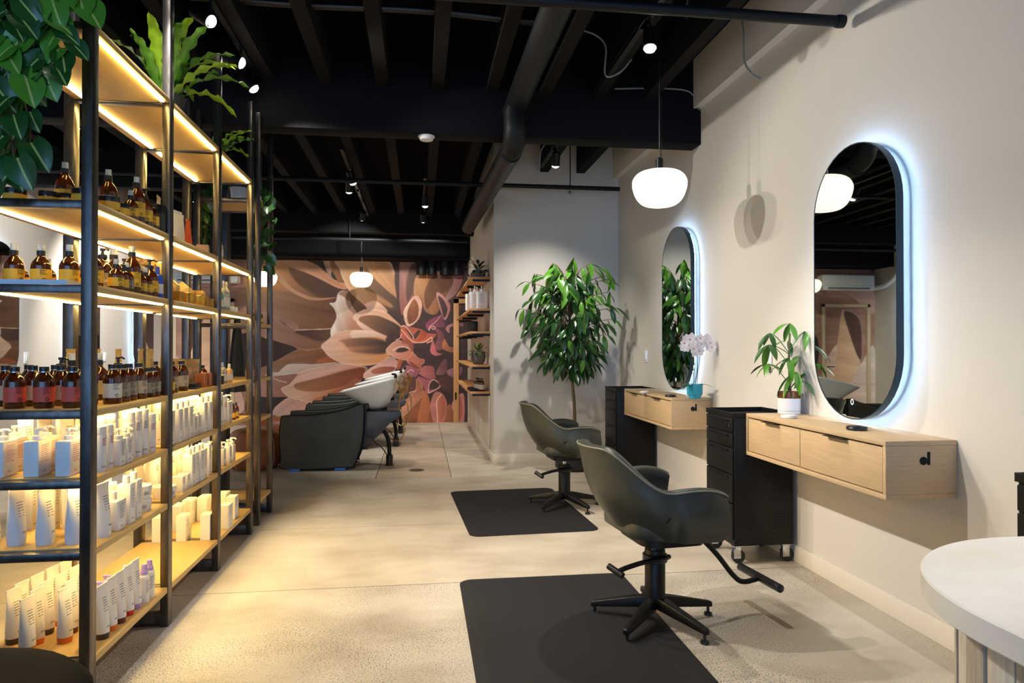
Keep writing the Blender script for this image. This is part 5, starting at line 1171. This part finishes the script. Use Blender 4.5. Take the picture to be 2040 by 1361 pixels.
# weeping tree in the corner
def tree():
    o = Vector((1.56, 6.86, 0)); t = thing('potted_tree', 'tall leafy potted tree in the corner behind the far salon chair', 'tree', o); R = random.Random(12)
    pot(t, [(0, 0), (.16, 0), (.19, .03), (.2, .3), (.205, .31), (.185, .31), (.18, .27)], 'pot_dark', .183, .28, 'planter')
    tr_ = spline([(0, 0, .25), (.01, 0, .6), (-.02, .01, 1.0), (-.03, 0, 1.35), (-.05, 0, 1.75), (-.08, 0, 1.98)], 5)
    MB().tube(tr_, [.020-.012*k/(len(tr_)-1) for k in range(len(tr_))], 10).build('trunk', 'bark', t)
    A = leafk('td', .165, .055, 'leaf_dark', 'lance', .25, .3); B = leafk('tm', .165, .055, 'leaf_mid', 'lance', .25, .35); Cc = leafk('ts', .13, .046, 'leaf_dark', 'lance', .3, .2)
    n = 0
    for k in range(50):
        f = k/49; z0 = .98 + .95*f; a = k*2.399 + R.uniform(-.3, .3)
        env = .50*math.sin(PI*min(1, .22+.66*(1-f)))**.8 + .05
        if k > 44: env *= .6
        tip = Vector((math.cos(a)*env*R.uniform(.75, 1.02), math.sin(a)*env*.72, z0 + .12 + .1*f))
        base = Vector((-.03-.03*f, 0, z0-.05)); tip.x += -.03
        if tip.y > .36: tip.y = .36
        if tip.x > .50: tip.x = .50
        S = spline([base, base.lerp(tip, .5)+Vector((0, 0, .06)), tip], 4); MB().tube(S, [.006-.0005*i for i in range(len(S))], 6).build('branch', 'bark', t)
        out = Vector((math.cos(a), math.sin(a)*.8, 0))
        for m in range(6):
            p = S[min(len(S)-1, 3+m)] if m < 5 else S[-1]
            d = out*R.uniform(.2, .9) + Vector((R.uniform(-.7, .7), R.uniform(-.6, .6), -R.uniform(.15, 1.2)))
            L = (A, B, A, Cc)[R.randrange(4)] if f < .62 else (B, B, A, B)[R.randrange(4)]
            q = p + d.normalized()*.165
            if o.y+q.y > 7.32 or o.x+q.x > 2.15: continue
            add_leaf(t, L, p, d, (R.uniform(-.4, .4), -.5, 1), R.uniform(.8, 1.2)); n += 1
    inner = MB()
    for k in range(230):
        f = R.random(); a = R.uniform(0, 6.283); env = .40*math.sin(PI*min(1, .24+.62*(1-f)))**.8
        p = Vector((math.cos(a)*env*R.uniform(.15, .9)-.04, math.sin(a)*env*.65*R.uniform(.15, .9), 1.0+.98*f)); d = Vector((math.cos(a)*.5, math.sin(a)*.4, -R.uniform(.2, 1.2)))
        m = aim(p, d, (R.uniform(-.4, .4), -.5, 1), R.uniform(.8, 1.1)); inner.add([m @ v.co for v in A.vertices], [tuple(q.vertices) for q in A.polygons])
    inner.build('inner_foliage', 'leaf_dark', t, smooth=60)['kind'] = 'stuff'
    return n
tree()
# money plant on the near vanity
def money_plant():
    P = onz(1572, 824, .87); o = Vector((P.x+.0, P.y, .870)); t = thing('money_plant', 'money plant in white and bronze pot on the near vanity', 'plant', o); R = random.Random(3)
    MB().lathe([(0, 0), (.06, 0), (.062, .002), (.062, .017), (.06, .018)], 28, cap=False).build('saucer', 'pot_white', t); MB().lathe([(.0605, .0185), (.063, .019), (.063, .088), (.061, .09)], 28, cap=False).build('pot', 'pot_white', t)
    MB().lathe([(.061, .0902), (.0632, .091), (.0632, .126), (.058, .126), (.057, .1)], 28, cap=False).build('pot_rim', 'pot_bronze', t); MB().lathe([(.0575, .105), (.0575, .112), (0, .114)], 20, cap=False).build('soil', 'soil', t)
    MB().tube(spline([(0, 0, .1), (.004, 0, .16), (0, 0, .3), (.006, 0, .46)], 5), [.016, .015, .013, .012, .011]+[.006]*11, 8).build('stem', 'bark', t)
    L = [leafk('mp%d' % k, l, w, m, 'lance', .22, dr) for k, (l, w, m, dr) in enumerate(((.15, .037, 'leaf_mid', .35), (.14, .034, 'leaf_dark', .3), (.11, .028, 'leaf_mid', .25)))]
    heads = [(-.005, -.02, .47, 1.0), (.10, -.03, .44, 1.05), (-.11, 0, .36, .95), (-.04, -.06, .29, .9), (.07, .03, .30, .9), (-.13, -.03, .26, .8), (.0, -.07, .22, 1.0), (.10, -.02, .22, .75), (-.08, .05, .42, .8), (.03, .06, .38, .8), (.045, -.07, .17, .8)]
    for x, y, z, s in heads:
        x, y, z, s = x*1.1, y*1.1, z*1.1, s*1.12
        h = Vector((x, y, z)); b = Vector((.003, 0, max(.14, z-.12))); MB().tube(spline([b, b.lerp(h, .6)+Vector((0, 0, .02)), h], 4), .0026, 6).build('stalk', 'leaf_mid', t)
        a0 = R.uniform(0, 6)
        for k in range(6):
            a = a0+k*PI/3
            if o.x+x+.19*math.cos(a) > 2.15: continue
            add_leaf(t, L[R.randrange(3)], h, (math.cos(a), math.sin(a), R.uniform(-.9, -.05)), (0, 0, 1), s*R.uniform(.75, 1.1))
money_plant()
# orchid on the far vanity
def orchid():
    P = onz(1384, 794, .87); o = Vector((P.x, P.y, .870)); t = thing('orchid', 'white orchid in a ribbed teal pot on the far vanity', 'plant', o); R = random.Random(6)
    n = 48; rr = []
    for r, z in ((.040, 0), (.043, .004), (.046, .02), (.054, .03), (.056, .105), (.052, .106), (.050, .08)):
        rr.append([((r+(.0022*(i % 2) if z > .02 else 0))*math.cos(2*PI*i/n), (r+(.0022*(i % 2) if z > .02 else 0))*math.sin(2*PI*i/n), z) for i in range(n)])
    MB().rings(rr).build('pot', 'pot_teal', t, smooth=25); MB().lathe([(.0495, .088), (.0495, .096), (0, .1)], 20, cap=False).build('soil', 'soil', t)
    sl = leafk('orl', .13, .045, 'leaf_dark', 'round', .2, .5)
    for a in (-2.6, -.4, 1.2, 2.4): add_leaf(t, sl, (0, 0, .098), (math.cos(a), math.sin(a), .35), (0, 0, 1), 1)
    pet = leaf_mesh('petal', .036, .030, 'orchid_white', 'round', .1, .1)
    hm = MB().lathe([(0, -.004), (.006, 0), (.004, .006), (0, .009)], 8).mesh('heart'); hm.materials.append(M['orchid_heart'])
    for sx in (-.012, .02):
        S = spline([(sx*.4, 0, .1), (sx, -.005, .25), (sx*1.2, -.01, .36), (sx+.01, -.02, .42), (sx-.05 if sx < 0 else sx+.05, -.03, .43), (sx-.10 if sx < 0 else sx+.085, -.045, .39)], 5)
        MB().tube(S, .0026, 6).build('stem', 'leaf_dark', t)
        MB().tube([(sx*.5+.01, 0, .1), (sx+.006, -.003, .36)], .0022, 5).build('stake', 'vine', t)
        for k in range(9, len(S), 1):
            for w in range(1):
                p = S[k] + Vector((R.uniform(-.02, .02), R.uniform(-.03, .0), R.uniform(-.03, .025))); f = link('flower', hm, t, mtx=aim(p, (0, -1, 0)))
                for q in range(5):
                    a = q*2*PI/5+.3; d = Vector((math.cos(a), -.25, math.sin(a)))
                    link('petal', pet, f, mtx=aim((0, 0, 0), aim((0, 0, 0), (0, -1, 0)).to_3x3().inverted() @ d, (1, 0, 0)))
orchid()

# ---------------------------------------------------------------- small things on the corner wall shelves
def small_plant(loc, label, r, h, seed, n, L, mat, group='plants on the oak wall shelves'):
    t = thing('potted_plant', label, 'plant', loc, group=group); R = random.Random(seed)
    pot(t, [(0, 0), (r*.6, 0), (r*.95, h*.3), (r, h*.55), (r*.85, h), (r*.75, h), (r*.72, h*.85)], 'pot_grey', r*.73, h*.9)
    me = leafk('sp'+mat+str(L), L, L*.42, mat, 'lance', .25, .2)
    for k in range(n):
        a = k*2.4; el = R.uniform(-.1, 1.2); d = Vector((math.cos(a)*math.cos(el), math.sin(a)*math.cos(el), math.sin(el))); p = Vector((0, 0, h*.9)) + d*R.uniform(.02, L*1.1)
        MB().tube([(0, 0, h*.88), p], .002, 5).build('stalk', 'vine', t); add_leaf(t, me, p, d + Vector((0, 0, -.25)), (0, 0, 1), R.uniform(.8, 1.15))
small_plant((.675, 7.95, 2.05), 'dark leaved plant in a grey pot on the top oak shelf', .085, .10, 3, 24, .09, 'leaf_grey')
small_plant((.66, 8.95, 2.05), 'small plant in grey pot deeper on the top oak shelf', .06, .09, 4, 14, .06, 'leaf_grey')
small_plant((.675, 7.98, 1.05), 'round grey pot with glossy green plant on the fourth oak shelf', .088, .15, 5, 34, .075, 'leaf_mid')
for k, (x, y) in enumerate(((.70, 7.82), (.625, 7.86), (.66, 7.98), (.60, 8.2))):
    dup(PROTO['sq'], (x, y, 1.69), -1.3, ('first', 'second', 'third', 'fourth')[k] + ' white pump bottle from the wall on the second oak shelf', 'white square pump bottle copies', (1.25, 1.25, 1.6))
for k in range(5):
    t = dup(PROTO['blackcan'], (.60+.03*(k % 2), 7.84+.11*k, 1.43), 0, 'black canister on the third oak shelf, ' + ORD[k] + ' from the near end', 'plain black canister copies')
for k in range(3):
    dup(PROTO['screwB'], (.70-.02*k, 7.8+.1*k, .745), .3, 'dark amber bottle on the lowest oak shelf, ' + ORD[k] + ' from the near end', 'amber bottle with beige label copies')
for k in range(3):
    dup(PROTO['tray'], (.61, 7.84+.16*k, .745), 0, 'flat black box on the lowest oak shelf, ' + ORD[k] + ' from the near end', 'flat black box copies')
t = thing('wall_cabinet', 'flush cream cabinet doors below the oak wall shelves', 'cabinet', (.785, 9.2, 0))
for y in (-1.5, -.7, .1, .9): bx(-.012, .003, y, y+.785, .10, .70).build('door', 'trim_paint', t, bevel=.002)

# kind_print: lettering too small to pick apart
for ob in C.objects:
    if ob.name.startswith('print'): ob['kind'] = 'stuff'
